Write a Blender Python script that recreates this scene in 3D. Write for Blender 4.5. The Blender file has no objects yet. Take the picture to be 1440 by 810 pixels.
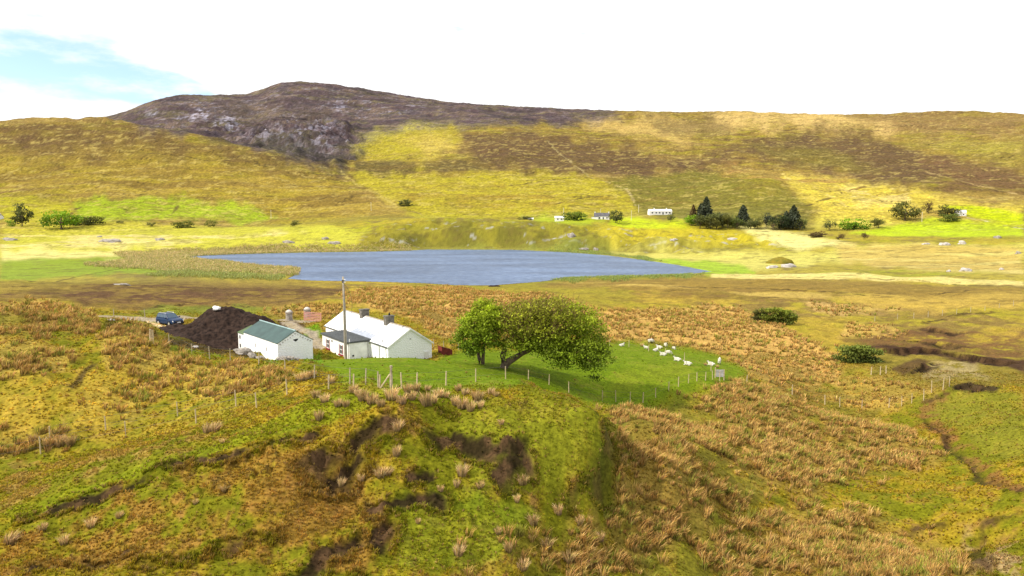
import bpy, bmesh, math, random
import numpy as np
from mathutils import Vector, Matrix

random.seed(7)
RNG = np.random.default_rng(11)
SC = bpy.context.scene
COL = SC.collection
PI = math.pi

# ------------------------------------------------------------------ camera geometry
F = 1028.0                      # focal length in units of a 1440 wide frame
PITCH = math.atan(105.0 / F)
CAMZ = 25.0                     # metres above the lake
CT, ST = math.cos(PITCH), math.sin(PITCH)

def ray(px, py):
    X = (px - 720.0) / F
    Y = (405.0 - py) / F
    return (X, CT + Y * ST, -ST + Y * CT)

def P(px, py, D):
    """world point seen at (px,py) at depth D"""
    d = ray(px, py)
    return Vector((d[0] * D, d[1] * D, CAMZ + d[2] * D))

def polar(px, py, D):
    d = ray(px, py)
    r = math.hypot(d[0], d[1]) * D
    return math.atan2(d[0], d[1]), math.log(r), d[2] * D / r

# ------------------------------------------------------------------ noise
def vnoise(x, y, seed=0):
    x = np.asarray(x, dtype=np.float64); y = np.asarray(y, dtype=np.float64)
    xf = np.floor(x); yf = np.floor(y)
    xi = xf.astype(np.int64); yi = yf.astype(np.int64)
    fx = x - xf; fy = y - yf
    fx = fx * fx * fx * (fx * (fx * 6 - 15) + 10)
    fy = fy * fy * fy * (fy * (fy * 6 - 15) + 10)
    def h(a, b):
        n = (a * 374761393 + b * 668265263 + (seed + 1) * 974634777) & 0xFFFFFFFF
        n = ((n ^ (n >> 13)) * 1274126177) & 0xFFFFFFFF
        n = ((n ^ (n >> 15)) * 2246822519) & 0xFFFFFFFF
        return (n ^ (n >> 16)) / 4294967296.0
    a = h(xi, yi); b = h(xi + 1, yi); c = h(xi, yi + 1); d = h(xi + 1, yi + 1)
    return (a + (b - a) * fx) * (1 - fy) + (c + (d - c) * fx) * fy

def fbm(x, y, octv=4, seed=0, gain=0.5, lac=2.03):
    s = 0.0; a = 1.0; t = 0.0
    for i in range(octv):
        s = s + a * vnoise(x + 17.3 * i, y - 9.7 * i, seed + i * 7)
        t += a; a *= gain; x = x * lac; y = y * lac
    return s / t

def sstep(a, b, x):
    t = np.clip((x - a) / (b - a), 0, 1)
    return t * t * (3 - 2 * t)

# ------------------------------------------------------------------ terrain control points (px, py, depth)
CP = [
 # left plain and its bank edge
 (0,735,41),(30,730,41),(130,690,42.5),(250,655,44),(370,622,46),(480,590,47),(560,575,47.5),
 (57,638,54),(177,614,54),(276,595,53),(361,572,53),(438,555,52),(550,543,51),(0,650,53),
 (149,605,56),(100,560,60),(100,520,66),(100,478,75),(0,440,80),(50,455,80),(0,520,64),(0,580,58),
 (216,482,75),(238,486,76),(270,499,75),(295,503,74),(324,505,73),(364,511,68),(401,521,61),(442,532,57),(200,560,62),(300,540,63),
 # knoll front face
 (0,810,35),(100,810,35.5),(130,760,39.2),(300,700,41),(300,810,36.5),(500,700,42.6),(500,810,37.5),(420,650,44),
 (600,810,38.5),(650,640,46.3),(650,700,43.6),(650,590,49),(700,560,51.5),(640,552,52.5),(760,560,52),(800,570,51),(848,592,50.5),(850,620,49),(830,660,47.5),(790,702,46.3),
 (720,620,47),(720,680,45),
 # foot of the knoll on the right
 (895,605,60),(910,650,55),(880,700,49),(868,604,53),(870,645,51.5),(846,690,48),(935,640,57.5),(950,690,51),(1010,660,60),(960,760,48.5),(815,745,45.5),(720,785,41.2),(700,810,40),(800,810,42.5),(880,578,74),
 # lawn, cottage, shed
 (550,520,60),(500,505,72),(575,503.5,74),(620,515,68),(629,541,56),(669,536,58.5),(711,535,62),(743,537,60),
 (420,509.5,72),(395,510.5,72),(450,507,74),(420,516,66),(672,514,80),(709,522,80),(650,505,85),(760,532,80),(800,528,86),(850,500,105),(930,492,121),(865,481,122),(1000,512,106),(1012,536,92),(923,559,84),(847,564,82),(1045,525,103),
 # valley floor in front of the lake
 (1000,470,140),(900,440,165),(600,430,140),(500,415,180),(500,403,245),(700,420,180),(700,405,245),(900,401,250),(1090,456,160),
 (300,425,159),(300,405,232),(150,400,205),(150,425,140),(0,407,190),(0,425,115),(1200,440,178),(1440,432,185),(1000,400,250),(1200,400,250),(1440,400,245),
 (1440,372,335),(1200,370,355),(1100,371,350),(-300,430,120),(-300,400,200),(1740,430,185),(1740,380,300),
 # right foreground
 (1100,560,95),(1000,600,77),(1100,650,70),(1200,600,85),(1000,700,55.5),(1000,810,47),(900,810,44.3),(1100,730,58),(1200,700,63),(1200,810,50),(1330,690,66),(1380,780,54),(1420,705,57),
 (1440,640,70),(1440,760,49.5),(1440,810,44.5),(1340,546,98),(1440,546,95),(1230,560,101),(1280,600,89),(1335,640,76),(1390,590,82),(1180,530,112),(1300,505,122),(1440,510,116),(1300,470,150),
 (1600,640,68),(1600,760,50),(1740,560,90),(1740,700,55),(-200,620,54),(-200,735,41),(-200,810,36),(-300,500,66),
 # beyond the lake
 (0,362,415),(0,340,520),(0,318,605),(0,300,700),(85,318,605),(200,345,500),(200,310,645),(200,284,760),(400,349,490),(400,317,615),(400,301,720),
 (560,350,500),(560,331,520),(585,313,545),(700,310.5,550),(700,335,515),(700,349.5,506),(640,311,548),(880,325,540),(880,352,470),(800,316,548),(800,345,498),(960,331,530),(1020,346,470),
 (845,309,602),(790,311,602),(928,301,642),(880,315,592),(1000,319,582),(1100,321,580),(1200,321,580),(1270,306,620),(1440,320,560),(1440,346,445),(1350,306,620),(1300,341,475),(1300,360,395),(1100,346,455),
 # hillsides
 (0,250,900),(0,200,1050),(0,170,1200),(0,192,1600),(0,190,2300),
 (100,245,900),(100,168.5,1200),(100,188,1600),(100,184,2200),
 (160,170,1180),(160,186,1500),(160,164,2050),(160,185,2600),
 (200,260,850),(200,215,1000),(200,177.5,1150),(200,192,1450),(200,145,2000),(200,175,2600),
 (250,186,1120),(250,198,1400),(250,134,2050),(250,170,2650),
 (300,270,820),(300,230,950),(300,195,1100),(300,203,1350),(300,186,1550),(300,160,1800),(300,133,2100),(300,165,2700),
 (355,206,1060),(355,212,1260),(355,170,1700),(355,131.5,2150),(340,132,2130),(366,127.5,2160),(382,120.5,2180),(430,113.3,2210),(270,133.5,2080),(230,138.5,2030),(355,160,2800),
 (400,280,780),(400,250,900),(400,218,1020),(400,222,1180),(400,195,1400),(400,184,1520),(400,150,1900),(400,115.5,2200),(400,145,2800),
 (450,240,960),(450,214,1250),(450,186,1500),(450,150,1900),(450,114.5,2200),(450,146,2900),
 (500,290,720),(500,250,950),(500,224,1200),(500,200,1400),(500,165,1800),(500,122.5,2200),(500,150,2900),
 (550,131,2200),(600,270,800),(600,243,950),(600,213,1200),(600,182,1500),(600,160,1800),(600,139,2200),(600,162,2900),
 (700,280,760),(700,245,920),(700,210,1200),(700,180,1550),(700,148,2100),(700,168,2800),
 (800,280,750),(800,240,950),(800,200,1300),(800,175,1700),(800,153,2050),(800,172,2700),
 (900,285,740),(900,245,950),(900,210,1200),(900,180,1600),(900,156,2000),(900,174,2600),
 (1000,290,700),(1000,255,850),(1000,222,1100),(1000,190,1400),(1000,156.5,1900),(1000,174,2500),
 (1060,252,800),(1060,300,640),(1130,292,660),(1100,252,900),(1100,210,1200),(1100,180,1500),(1100,158.5,1900),(1100,177,2500),
 (1200,300,640),(1200,270,800),(1200,230,1050),(1200,195,1350),(1200,161,1850),(1200,182,2500),
 (1300,287,690),(1300,262,820),(1300,225,1050),(1300,190,1350),(1300,156.5,1800),(1300,180,2400),
 (1440,290,700),(1440,260,850),(1440,220,1050),(1440,185,1350),(1440,160,1750),(1440,182,2400),
]
for _x in (-300, 1740):
    CP += [(_x,300,700),(_x,255,880),(_x,210,1100),(_x,172,1400),(_x,165,1800),(_x,185,2500)]
for _x in (-300, 0, 300, 600, 900, 1200, 1440, 1740):
    CP += [(_x,215,4200),(_x,240,7000)]
# hidden or planar points given as (px, depth, drop below the camera)
CD = [(600,88,17.5),(545,84,17.6),(480,88,17.6),(440,84,17.0),(400,95,17.0),(335,91,17.0),(386,81,16.9),(520,100,17.6),(470,104,17.2),(300,96,17.0),(240,95,15.6),(232,100,15.0),(250,90,15.7),(228,88,15.2),(160,104,14.8),(60,110,14.2),(402,114,16.8),(440,114,17.0),(560,110,17.8),
      (840,60,18.3),(860,66,20.0),(780,63,16.8),(790,72,19.5),(720,68,15.8),(900,58,21.5),(960,50,21.9),(900,43,21.6),
      (160,88,13.2),(60,95,13.0),(320,110,16.2),(320,125,16.8),
      (700,640,7.5),(600,650,4),(845,630,4.5),(1060,30,24),(720,30,24),(300,28,21),(0,28,19),(1400,30,23),(-200,28,18),(1700,30,22),(600,32,21),(450,32,20)]
pp, vv = [], []
for (a, b, c) in CP:
    t, v, s = polar(a, b, c); pp.append((t, v)); vv.append(s)
for (a, D, drop) in CD:
    py = 300 + F * drop / D
    t, v, s = polar(a, py, D); pp.append((t, v)); vv.append(s)
pp = np.array(pp); vv = np.array(vv)

def tps_k(d2):
    return 0.5 * d2 * np.log(d2 + 1e-12)
n = len(pp)
d2 = ((pp[:, None, :] - pp[None, :, :]) ** 2).sum(-1)
A = np.zeros((n + 3, n + 3))
A[:n, :n] = tps_k(d2) + np.eye(n) * 2e-5
A[:n, n] = 1; A[:n, n + 1:] = pp
A[n:, :n] = A[:n, n:].T
W = np.linalg.solve(A, np.concatenate([vv, np.zeros(3)]))

# fine polar grid (denser near, as the surface needs)
T0, T1, NT = -0.86, 0.86, 960
V0, V1, NV = math.log(24.0), math.log(6800.0), 1400
TH = np.linspace(T0, T1, NT); VV = np.linspace(V0, V1, NV)
cT = np.linspace(T0, T1, 400); cV = np.linspace(V0, V1, 500)
cg = np.zeros((len(cV), len(cT)))
for i, v in enumerate(cV):
    q = (cT[:, None] - pp[None, :, 0]) ** 2 + (v - pp[None, :, 1]) ** 2
    cg[i] = tps_k(q) @ W[:n] + W[n] + W[n + 1] * cT + W[n + 2] * v

def bil(grid, t0, t1, v0, v1, t, v):
    nv, nt = grid.shape
    x = np.clip((np.asarray(t) - t0) / (t1 - t0) * (nt - 1), 0, nt - 1.001)
    y = np.clip((np.asarray(v) - v0) / (v1 - v0) * (nv - 1), 0, nv - 1.001)
    xi = x.astype(int); yi = y.astype(int); fx = x - xi; fy = y - yi
    return (grid[yi, xi] * (1 - fx) + grid[yi, xi + 1] * fx) * (1 - fy) + (grid[yi + 1, xi] * (1 - fx) + grid[yi + 1, xi + 1] * fx) * fy

TT, VG = np.meshgrid(TH, VV)
S = bil(cg, T0, T1, V0, V1, TT, VG)
R = np.exp(VG)
GX = R * np.sin(TT); GY = R * np.cos(TT)
ZS = S * R + CAMZ                      # smooth terrain height
GZ = ZS.copy()

def hit_tv(px, py, grid=None):
    """polar ground position of the spot seen at (px,py)"""
    d = ray(px, py); t = math.atan2(d[0], d[1]); s = d[2] / math.hypot(d[0], d[1])
    g = GZ if grid is None else grid
    x = (t - T0) / (T1 - T0) * (NT - 1)
    x = min(max(x, 0), NT - 1.001); xi = int(x); fx = x - xi
    colz = g[:, xi] * (1 - fx) + g[:, xi + 1] * fx
    prof = (colz - CAMZ) / R[:, 0]
    idx = np.nonzero(prof >= s)[0]
    if len(idx) == 0 or idx[0] == 0:
        k = int(np.argmax(prof[700:])) + 700 if len(idx) == 0 else 0
        return t, VV[min(k + 25, NV - 1)] if len(idx) == 0 else VV[0]
    k = idx[0]
    a, b = prof[k - 1], prof[k]
    f = (s - a) / (b - a + 1e-12)
    return t, VV[k - 1] + f * (VV[k] - VV[k - 1])

def ground_z(x, y):
    t = math.atan2(x, y); v = math.log(max(math.hypot(x, y), 1))
    return float(bil(GZ, T0, T1, V0, V1, np.array([t]), np.array([v]))[0])

def G(px, py):
    t, v = hit_tv(px, py); r = math.exp(v)
    x, y = r * math.sin(t), r * math.cos(t)
    return Vector((x, y, ground_z(x, y)))

def GD(px, D):
    d = ray(px, 300)
    x, y = d[0] * D, d[1] * D
    return Vector((x, y, ground_z(x, y)))

# ------------------------------------------------------------------ lake outline (metres, at lake level)
LAKE_PX = [(262,360.5),(330,357.5),(430,355.2),(520,354),(575,352.5),(600,350.8),(660,351),(720,351.2),(800,355),(850,359),(900,365),(950,372.5),(1000,382),
           (965,386),(900,388),(840,389.5),(800,391),(760,396),(690,401.5),(640,401),(600,398.5),(560,397),(500,395.5),(440,394.5),(405,392),
           (418,386),(424,380),(400,375.5),(360,371.5),(310,367),(275,363)]
LAKE = []
for (a, b) in LAKE_PX:
    d = ray(a, b); k = -CAMZ / d[2]
    LAKE.append((d[0] * k, d[1] * k))
LAKE = np.array(LAKE)

def poly_sd(X, Y, pts):
    """signed distance, positive inside"""
    px, py = pts[:, 0], pts[:, 1]
    best = np.full(X.shape, 1e18); inside = np.zeros(X.shape, bool)
    m = len(pts)
    for i in range(m):
        x0, y0 = px[i], py[i]; x1, y1 = px[(i + 1) % m], py[(i + 1) % m]
        ex, ey = x1 - x0, y1 - y0
        t = np.clip(((X - x0) * ex + (Y - y0) * ey) / (ex * ex + ey * ey + 1e-18), 0, 1)
        dd = (X - x0 - t * ex) ** 2 + (Y - y0 - t * ey) ** 2
        best = np.minimum(best, dd)
        c = ((y0 > Y) != (y1 > Y)) & (X < (x1 - x0) * (Y - y0) / (y1 - y0 + 1e-18) + x0)
        inside ^= c
    d = np.sqrt(best)
    return np.where(inside, d, -d)

def zone(pts, soft=6.0, warp=8.0, seed=0, wf=45.0, grid=None):
    """soft mask on the terrain grid of a patch whose corners lie on the ground"""
    tv = np.array([hit_tv(a, b, grid) for (a, b) in pts])
    ys = [b for (_, b) in pts]
    k = ((max(ys) - min(ys)) / F) / max(tv[:, 1].max() - tv[:, 1].min(), 1e-4)
    q = np.stack([tv[:, 0], tv[:, 1] * k], 1)
    m = (soft + warp * 1.5) / F
    i0 = np.searchsorted(VV, (q[:, 1].min() - m) / k); i1 = np.searchsorted(VV, (q[:, 1].max() + m) / k)
    j0 = np.searchsorted(TH, q[:, 0].min() - m); j1 = np.searchsorted(TH, q[:, 0].max() + m)
    out = np.zeros(TT.shape)
    if i1 <= i0 or j1 <= j0: return out
    a = TT[i0:i1, j0:j1]; b = VG[i0:i1, j0:j1] * k
    w = (fbm(a * wf, b * wf, 4, 900 + seed, 0.6) - 0.5) * 2 * warp / F
    sd = poly_sd(a, b, q) + w
    out[i0:i1, j0:j1] = sstep(-soft / F, soft / F, sd)
    return out

def line_d(pts, grid=None, closed=False, reach=14.0):
    """(metres from a ground polyline, signed side, position along 0..1, subgrid slices)"""
    tv = [hit_tv(a, b, grid) for (a, b) in pts]
    xy = np.array([(math.exp(v) * math.sin(t), math.exp(v) * math.cos(t)) for t, v in tv])
    rr = np.hypot(xy[:, 0], xy[:, 1]); 
    i0 = np.searchsorted(VV, math.log(max(rr.min() - reach, 5))); i1 = np.searchsorted(VV, math.log(rr.max() + reach))
    ts = [t for t, _ in tv]; e = reach / rr.min()
    j0 = np.searchsorted(TH, min(ts) - e); j1 = np.searchsorted(TH, max(ts) + e)
    X = GX[i0:i1, j0:j1]; Y = GY[i0:i1, j0:j1]
    best = np.full(X.shape, 1e18); side = np.zeros(X.shape); along = np.zeros(X.shape)
    m = len(xy) - 1
    for i in range(m):
        x0, y0 = xy[i]; ex, ey = xy[i + 1] - xy[i]
        t = np.clip(((X - x0) * ex + (Y - y0) * ey) / (ex * ex + ey * ey + 1e-18), 0, 1)
        dx = X - x0 - t * ex; dy = Y - y0 - t * ey
        dd = dx * dx + dy * dy
        cr = ex * (Y - y0) - ey * (X - x0)
        u = dd < best
        best = np.where(u, dd, best); side = np.where(u, np.sign(cr), side); along = np.where(u, (i + t) / m, along)
    return np.sqrt(best), side, along, (slice(i0, i1), slice(j0, j1))
# ------------------------------------------------------------------ terrain detail
lawn = zone([(430,512),(500,504),(612,506),(640,494),(700,492),(860,482),(905,482),(950,488),(1000,500),(1030,513),(1050,528),(1010,548),(930,562),(862,574),(790,552),(720,545),(640,548),(560,545),(480,537)], 5, 5, 1)
lake_sd = poly_sd(GX, GY, LAKE)
rough = 1 - 0.85 * lawn
near = 1 - sstep(150, 420, R)
far = sstep(620, 1000, R)
lakeflat = sstep(0, 40, -lake_sd)
n2 = fbm(GX / 2.4, GY / 2.4, 4, 3)
n8 = fbm(GX / 9.0, GY / 9.0, 4, 5)
n30 = fbm(GX / 32.0, GY / 32.0, 4, 8)
n120 = fbm(GX / 130.0, GY / 130.0, 5, 9)
nstreak = fbm(GX / 60.0, GY / 14.0, 4, 12)
GZ += near * rough * ((n2 - 0.5) * 0.75 + (n8 - 0.5) * 1.5)
GZ += (1 - near) * lakeflat * (1 - far) * ((n30 - 0.5) * 3.2 + (n8 - 0.5) * 1.2)
GZ += far * ((n120 - 0.5) * 15 * sstep(900, 2000, R) + (n120 - .5) * 6 + (n30 - 0.5) * 7 + (n8 - .5) * 2.2)
# the rocky rise across the lake
rise = zone([(500,349),(520,330),(580,314),(700,312),(800,316),(900,324),(1000,326),(1090,332),(1110,346),(1000,353),(900,357),(760,350),(620,349)], 6, 5, 2)
GZ += rise * ((n30 - 0.5) * 9 + (n8 - .5) * 4)
# crags of the mountain
crag = zone([(150,166),(250,140),(355,134),(410,117),(470,118),(600,142),(620,152),(520,160),(500,185),(520,215),(470,238),(400,214),(300,190)], 8, 10, 3)
ridged = 1 - np.abs(fbm(GX / 55.0, GY / 55.0, 5, 21, 0.55) - 0.5) * 2
GZ += crag * (ridged - 0.75) * 26 * (1 - .85 * sstep(1780, 2050, R))
knob = zone([(340,185),(400,172),(460,165),(500,180),(490,200),(420,205),(360,196)], 6, 6, 4)
GZ += knob * ((ridged - 0.7) * 20 + 8)

# skyline of the mountain and the long ridge: raise or lower the far crest to its true elevation
sky_pts = [(150,166),(165,160.5),(190,151),(210,143),(228,137),(245,133.8),(270,132.6),(290,134),(320,132.6),(355,132),(362,129.5),(370,124.5),(380,119.5),(395,115.8),(410,114),(450,116),(500,123),(560,132),(620,142),(700,148),(780,152),(860,155),(950,157),(1040,156),(1130,160),(1220,161),(1290,157),(1360,155.5),(1440,160),(1700,160)]
st_t = np.array([math.atan2(ray(a, b)[0], ray(a, b)[1]) for a, b in sky_pts]); st_s = np.array([ray(a, b)[2] / math.hypot(ray(a, b)[0], ray(a, b)[1]) for a, b in sky_pts])
tgt = np.interp(TH, st_t, st_s) + (fbm(TH * 220, TH * 0, 3, 140) - .5) * .0022
k0 = int(np.searchsorted(VV, math.log(1650.)))
cur = ((GZ - CAMZ) / R)[k0:].max(0)
dl = np.convolve(np.pad(tgt - cur, 18, 'edge'), np.hanning(39)[1:-1] / np.hanning(39).sum(), 'valid')
GZ += R * dl[None, :] * sstep(1350, 1750, R) * sstep(ray(150, 160)[0] - .03, ray(158, 160)[0], np.tan(TT))
ZB = GZ.copy()
peat = np.zeros(TT.shape)
def scarp(pts, h, L=5.0, flip=1, w=0.55, face=1.2, taper=0.12, amt=1.0, near_=True, hs=.19, ls=.40):
    if near_ is False: hs = .5
    h = h * hs; L = L * ls; face = face * (.40 if near_ else .55)
    d, side, al, sl = line_d(pts, ZB, reach=L * 3 + 4)
    X = GX[sl]; Y = GY[sl]
    wob = (fbm(X / 1.6, Y / 1.6, 4, 31) - 0.5) * 1.3
    s = d * np.where(side * flip < 0, 1, -1) + wob
    tp = np.minimum(sstep(0, taper, al), sstep(0, taper, 1 - al))
    m = fbm(X / 2.6, Y / 2.6, 3, 37)
    hh = h * tp * (0.45 + 1.1 * m)
    dz = -hh * sstep(0, w, s) * np.exp(-np.clip(s, 0, None) / L)
    dz += 0.16 * h * tp * np.exp(-(np.clip(-s, 0, None) / 0.8)) * (s < 0)
    GZ[sl] += dz
    f = sstep(-0.15, 0.1, s) * (1 - sstep(face * 0.7, face * (1.2 + 1.5 * m), s)) * tp * amt
    peat[sl] = np.maximum(peat[sl], f * sstep(0.30, 0.44, m))

scarp([(15,738),(60,720),(110,704),(187,674),(235,655),(273,643)], 1.1, 4)
scarp([(265,646),(318,638),(360,627),(385,630)], .9, 3.5)
scarp([(380,617),(415,613),(450,603)], .8, 2.5)
scarp([(400,662),(457,627),(497,613),(517,602),(527,590),(547,583),(575,587)], 1.9, 4.5, face=2.3)
scarp([(445,668),(483,650),(510,628)], 1.2, 3, face=1.8)
scarp([(572,592),(600,583),(636,577)], 1.3, 3, face=1.8)
scarp([(580,606),(613,599),(640,604),(673,621),(700,623),(727,613),(750,619)], 1.7, 4, face=2.3)
scarp([(680,666),(703,648),(725,640),(750,637)], 1.2, 3, face=1.7)
scarp([(500,715),(527,701),(587,697),(636,695)], 1.2, 3.5, face=1.5)
scarp([(490,812),(510,780),(523,755),(543,715)], 1.3, 4, face=2.0)
scarp([(385,812),(440,785),(470,768),(510,745)], 1.2, 3.5, face=2.0)
scarp([(150,800),(240,790),(330,765),(400,740)], .7, 3, face=.9, amt=.7)
scarp([(20,812),(60,795),(120,790),(200,770)], .8, 3, face=1.2)
scarp([(560,665),(590,655),(615,660)], .9, 2.5, face=1.3)
scarp([(420,690),(460,690),(500,680)], .5, 2.5, face=.8, amt=.6)
scarp([(852,600),(852,628),(838,652),(818,676),(786,704)], 1.0, 4, flip=-1, face=1.4, amt=.45)
# peat banks on the right
scarp([(1225,494),(1270,490),(1305,491),(1345,497),(1395,506),(1445,513)], 2.4, 7, face=6.5, near_=False)
scarp([(1255,478),(1290,480),(1330,484),(1370,486)], 1.4, 5, face=4.0, near_=False)
scarp([(1338,548),(1365,541),(1402,549)], 2.2, 5, face=4.2, near_=False)
scarp([(1275,525),(1295,514),(1310,508)], 1.2, 4, face=2.6, near_=False)
scarp([(1300,460),(1330,467),(1352,466)], 1.0, 4, face=3.0, near_=False)
scarp([(1290,568),(1310,560),(1337,548)], .8, 4, face=1.2, amt=.6)
# ravine of the stream in the right corner
for pts, h in (([(1285,572),(1300,600),(1330,630),(1360,655),(1400,690),(1440,700)], 1.6), ([(1400,815),(1385,775),(1395,745),(1440,720)], 1.6), ([(1262,745),(1300,735),(1340,735)], .9)):
    scarp(pts, h, 3.5, flip=1 if h != 1.6 else -1, face=1.6, amt=.75)
# small peat cuts far out on the bog
for pts in ([(930,402),(1000,404),(1060,405),(1180,411),(1260,420)], [(1070,418),(1100,417)], [(930,409),(962,408)], [(1300,413),(1340,410),(1375,405)], [(20,397),(110,390),(215,383)], [(0,404),(40,402)], [(60,345),(110,345)],
            [(1140,362),(1200,362)], [(1080,369),(1160,374)], [(1000,387),(1100,389),(1250,393),(1440,404)], [(200,432),(300,428),(370,432)], [(1290,455),(1330,445),(1400,437)]):
    scarp(pts, .9, 8, w=1.0, face=2.0, taper=.1, amt=.75)
face_z = zone([(0,745),(130,705),(280,655),(400,612),(520,585),(640,575),(780,565),(845,600),(830,660),(780,705),(740,760),(700,812),(0,812)], 10, 14, 95)
q_ = R / 1.5 + fbm(GX / 6, GY / 3.5, 4, 96, .6) * 6.5
fr_ = q_ - np.floor(q_); tm = sstep(.48, .62, fbm(GX / 3.2, GY / 3.2, 3, 97))
GZ -= face_z * tm * .34 * (1 - sstep(.0, .80, fr_)) * sstep(0, .12, fr_)
ledge = face_z * tm * (1 - sstep(.02, .30, 1 - fr_))
GZ += near * sstep(.02, .3, peat) * (fbm(GX / .9, GY / .9, 3, 41) - .5) * .7

# keep the shore of the lake just above the water, the bed below it
GZ = np.where(lake_sd > 0, np.minimum(GZ, -0.15 - 0.06 * np.minimum(lake_sd, 30)), GZ)
shore = (lake_sd <= 0) & (lake_sd > -45)
GZ = np.where(shore, np.clip(GZ, 0.10, 0.45 + 0.06 * np.maximum(-lake_sd, 0) + .03 * np.maximum(-lake_sd - 3, 0) ** 2), GZ)
GZ = np.where((lake_sd <= -45) & (lake_sd > -160) & (R > 180) & (R < 620), np.maximum(GZ, 0.25), GZ)

# gravel track and yard
TRACK = [[(150,446),(185,446),(218,448),(262,446),(300,447),(395,450),(430,452)], [(400,453),(440,472),(447,487)]]
track = np.zeros(TT.shape)
for pts, wd in zip(TRACK, (1.7, .9)):
    d, side, al, sl = line_d(pts, reach=10)
    w = (fbm(GX[sl] / 2, GY[sl] / 2, 3, 51) - .5) * 1.2
    track[sl] = np.maximum(track[sl], 1 - sstep(wd - .3, wd + .5, d + w))

# ------------------------------------------------------------------ ground colours (linear albedo)
def c3(*a): return np.array(a, float)
GREEN = c3(.135,.145,.008); LAWN = c3(.112,.175,.004); YGREEN = c3(.25,.195,.015); OLIVE = c3(.165,.125,.018); STRAW = c3(.36,.25,.085); TAN = c3(.30,.19,.062)
BROWN = c3(.115,.075,.030); PEAT = c3(.022,.014,.009); HEATH = c3(.092,.060,.036); PALE = c3(.56,.46,.14); ROCK = c3(.36,.33,.32); RUST = c3(.19,.095,.03)
C = np.zeros(TT.shape + (3,))
def paint(m, col, amt=1.0):
    a = (np.clip(m, 0, 1) * amt)[..., None]
    C[:] = C * (1 - a) + np.asarray(col) * a

m1 = fbm(GX / 5.0, GY / 5.0, 5, 61, .6); m2 = fbm(GX / 1.3, GY / 1.3, 4, 62, .6); m3 = fbm(GX / 18., GY / 18., 5, 63, .6)
m4 = fbm(GX / 70., GY / 45., 6, 64, .62); m5 = fbm(GX / 260., GY / 120., 5, 65, .6)
ms = fbm(GX / 90., GY / 16., 5, 66, .62)
fine = fbm(GX / .45, GY / .45, 3, 67, .6)
# near ground
C[:] = GREEN
paint(sstep(.40, .62, m1 * .6 + m2 * .4), YGREEN)
paint(sstep(.52, .66, m2 * .65 + m3 * .35), OLIVE, .8)
paint(sstep(.56, .70, fine * .5 + m2 * .3 + m1 * .2), c3(.17,.105,.03), .85)
paint(sstep(.60, .72, m3 * .5 + m1 * .5), STRAW, .55)
# middle distance
mid = sstep(95, 180, R)
paint(mid, c3(.31,.235,.035)); paint(mid * sstep(.42, .6, ms * .5 + m3 * .5), c3(.25,.235,.02), .8); paint(mid * sstep(.5, .64, m3 * .6 + m1 * .4), BROWN * 1.4, .75)
# hills
hil = sstep(560, 760, R)
paint(hil, c3(.23,.165,.042))
paint(hil * sstep(.40, .60, m4), c3(.23,.20,.03), .9)
paint(hil * sstep(.46, .62, ms * .55 + m4 * .45), c3(.135,.085,.035), .85)
paint(hil * sstep(.55, .68, m3 * .5 + ms * .5), c3(.10,.065,.032), .8)
paint(hil * sstep(.56, .66, m5), c3(.30,.21,.075), .5)

def Z(pts, soft=6, warp=8, seed=0):
    hi_ = max(b for _, b in pts) < 300
    return zone(pts, soft * (1.5 if hi_ else 1), warp * (1.5 if hi_ else 1), seed)
# --- left hill: brown top, golden lower slopes
up = Z([(0,172),(150,173),(230,186),(330,208),(420,234),(360,236),(200,222),(0,225)], 14, 14, 1)
paint(up, c3(.092,.058,.03), .9); paint(up * sstep(.48, .62, m4), c3(.16,.11,.035), .55)
low = Z([(0,228),(200,232),(380,240),(480,262),(560,300),(430,308),(330,292),(100,278),(0,268)], 14, 16, 2)
paint(low, c3(.27,.205,.035), .6); paint(low * sstep(.5, .62, ms), c3(.15,.10,.03), .7)
# --- mountain
mt = Z([(138,160),(205,130),(245,118),(290,118),(355,118),(375,108),(410,98),(460,100),(560,116),(700,132),(860,140),(870,166),(700,178),(600,182),(540,190),(500,212),(480,236),(430,232),(380,213),(300,194),(200,176)], 6, 8, 3)
paint(mt, c3(.080,.052,.046), .97); paint(mt * sstep(.50, .64, m4), c3(.115,.080,.045), .75); paint(mt * sstep(.52, .64, fbm(GX / 60., GY / 40., 5, 88, .6)), c3(.125,.105,.035), .6); paint(mt * sstep(.54, .66, fbm(GX / 45., GY / 25., 5, 89, .6)), c3(.05,.042,.042), .6); paint(mt * sstep(.56, .68, m3), c3(.06,.045,.03), .7)
paint(crag * sstep(.60, .67, fbm(GX / 20, GY / 9, 5, 71, .65)) * sstep(.45, .6, m4), ROCK * .62, .55)
kn = Z([(345,190),(400,180),(470,172),(490,185),(470,205),(400,210)], 6, 8, 4)
paint(kn * sstep(.54, .62, fbm(GX / 11, GY / 6, 4, 72, .65)), ROCK * .8, .7)
for q in ([(450,145),(485,144),(485,152),(452,152)], [(195,158),(220,157),(218,163),(198,163)], [(275,160),(295,160),(290,166),(272,166)], [(290,170),(330,165),(330,176),(300,180)], [(355,186),(375,184),(375,192),(360,192)]):
    paint(Z(q, 3, 5, 5) * sstep(.50, .58, fbm(GX / 12, GY / 6, 4, 73)), c3(.40,.37,.36), .75)
paint(Z([(310,150),(400,148),(460,158),(440,166),(340,168)], 6, 9, 6), c3(.10,.075,.035), .5)
paint(Z([(300,193),(380,192),(440,206),(500,218),(480,238),(420,222),(350,206)], 5, 7, 7), c3(.045,.04,.024), .8)
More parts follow.
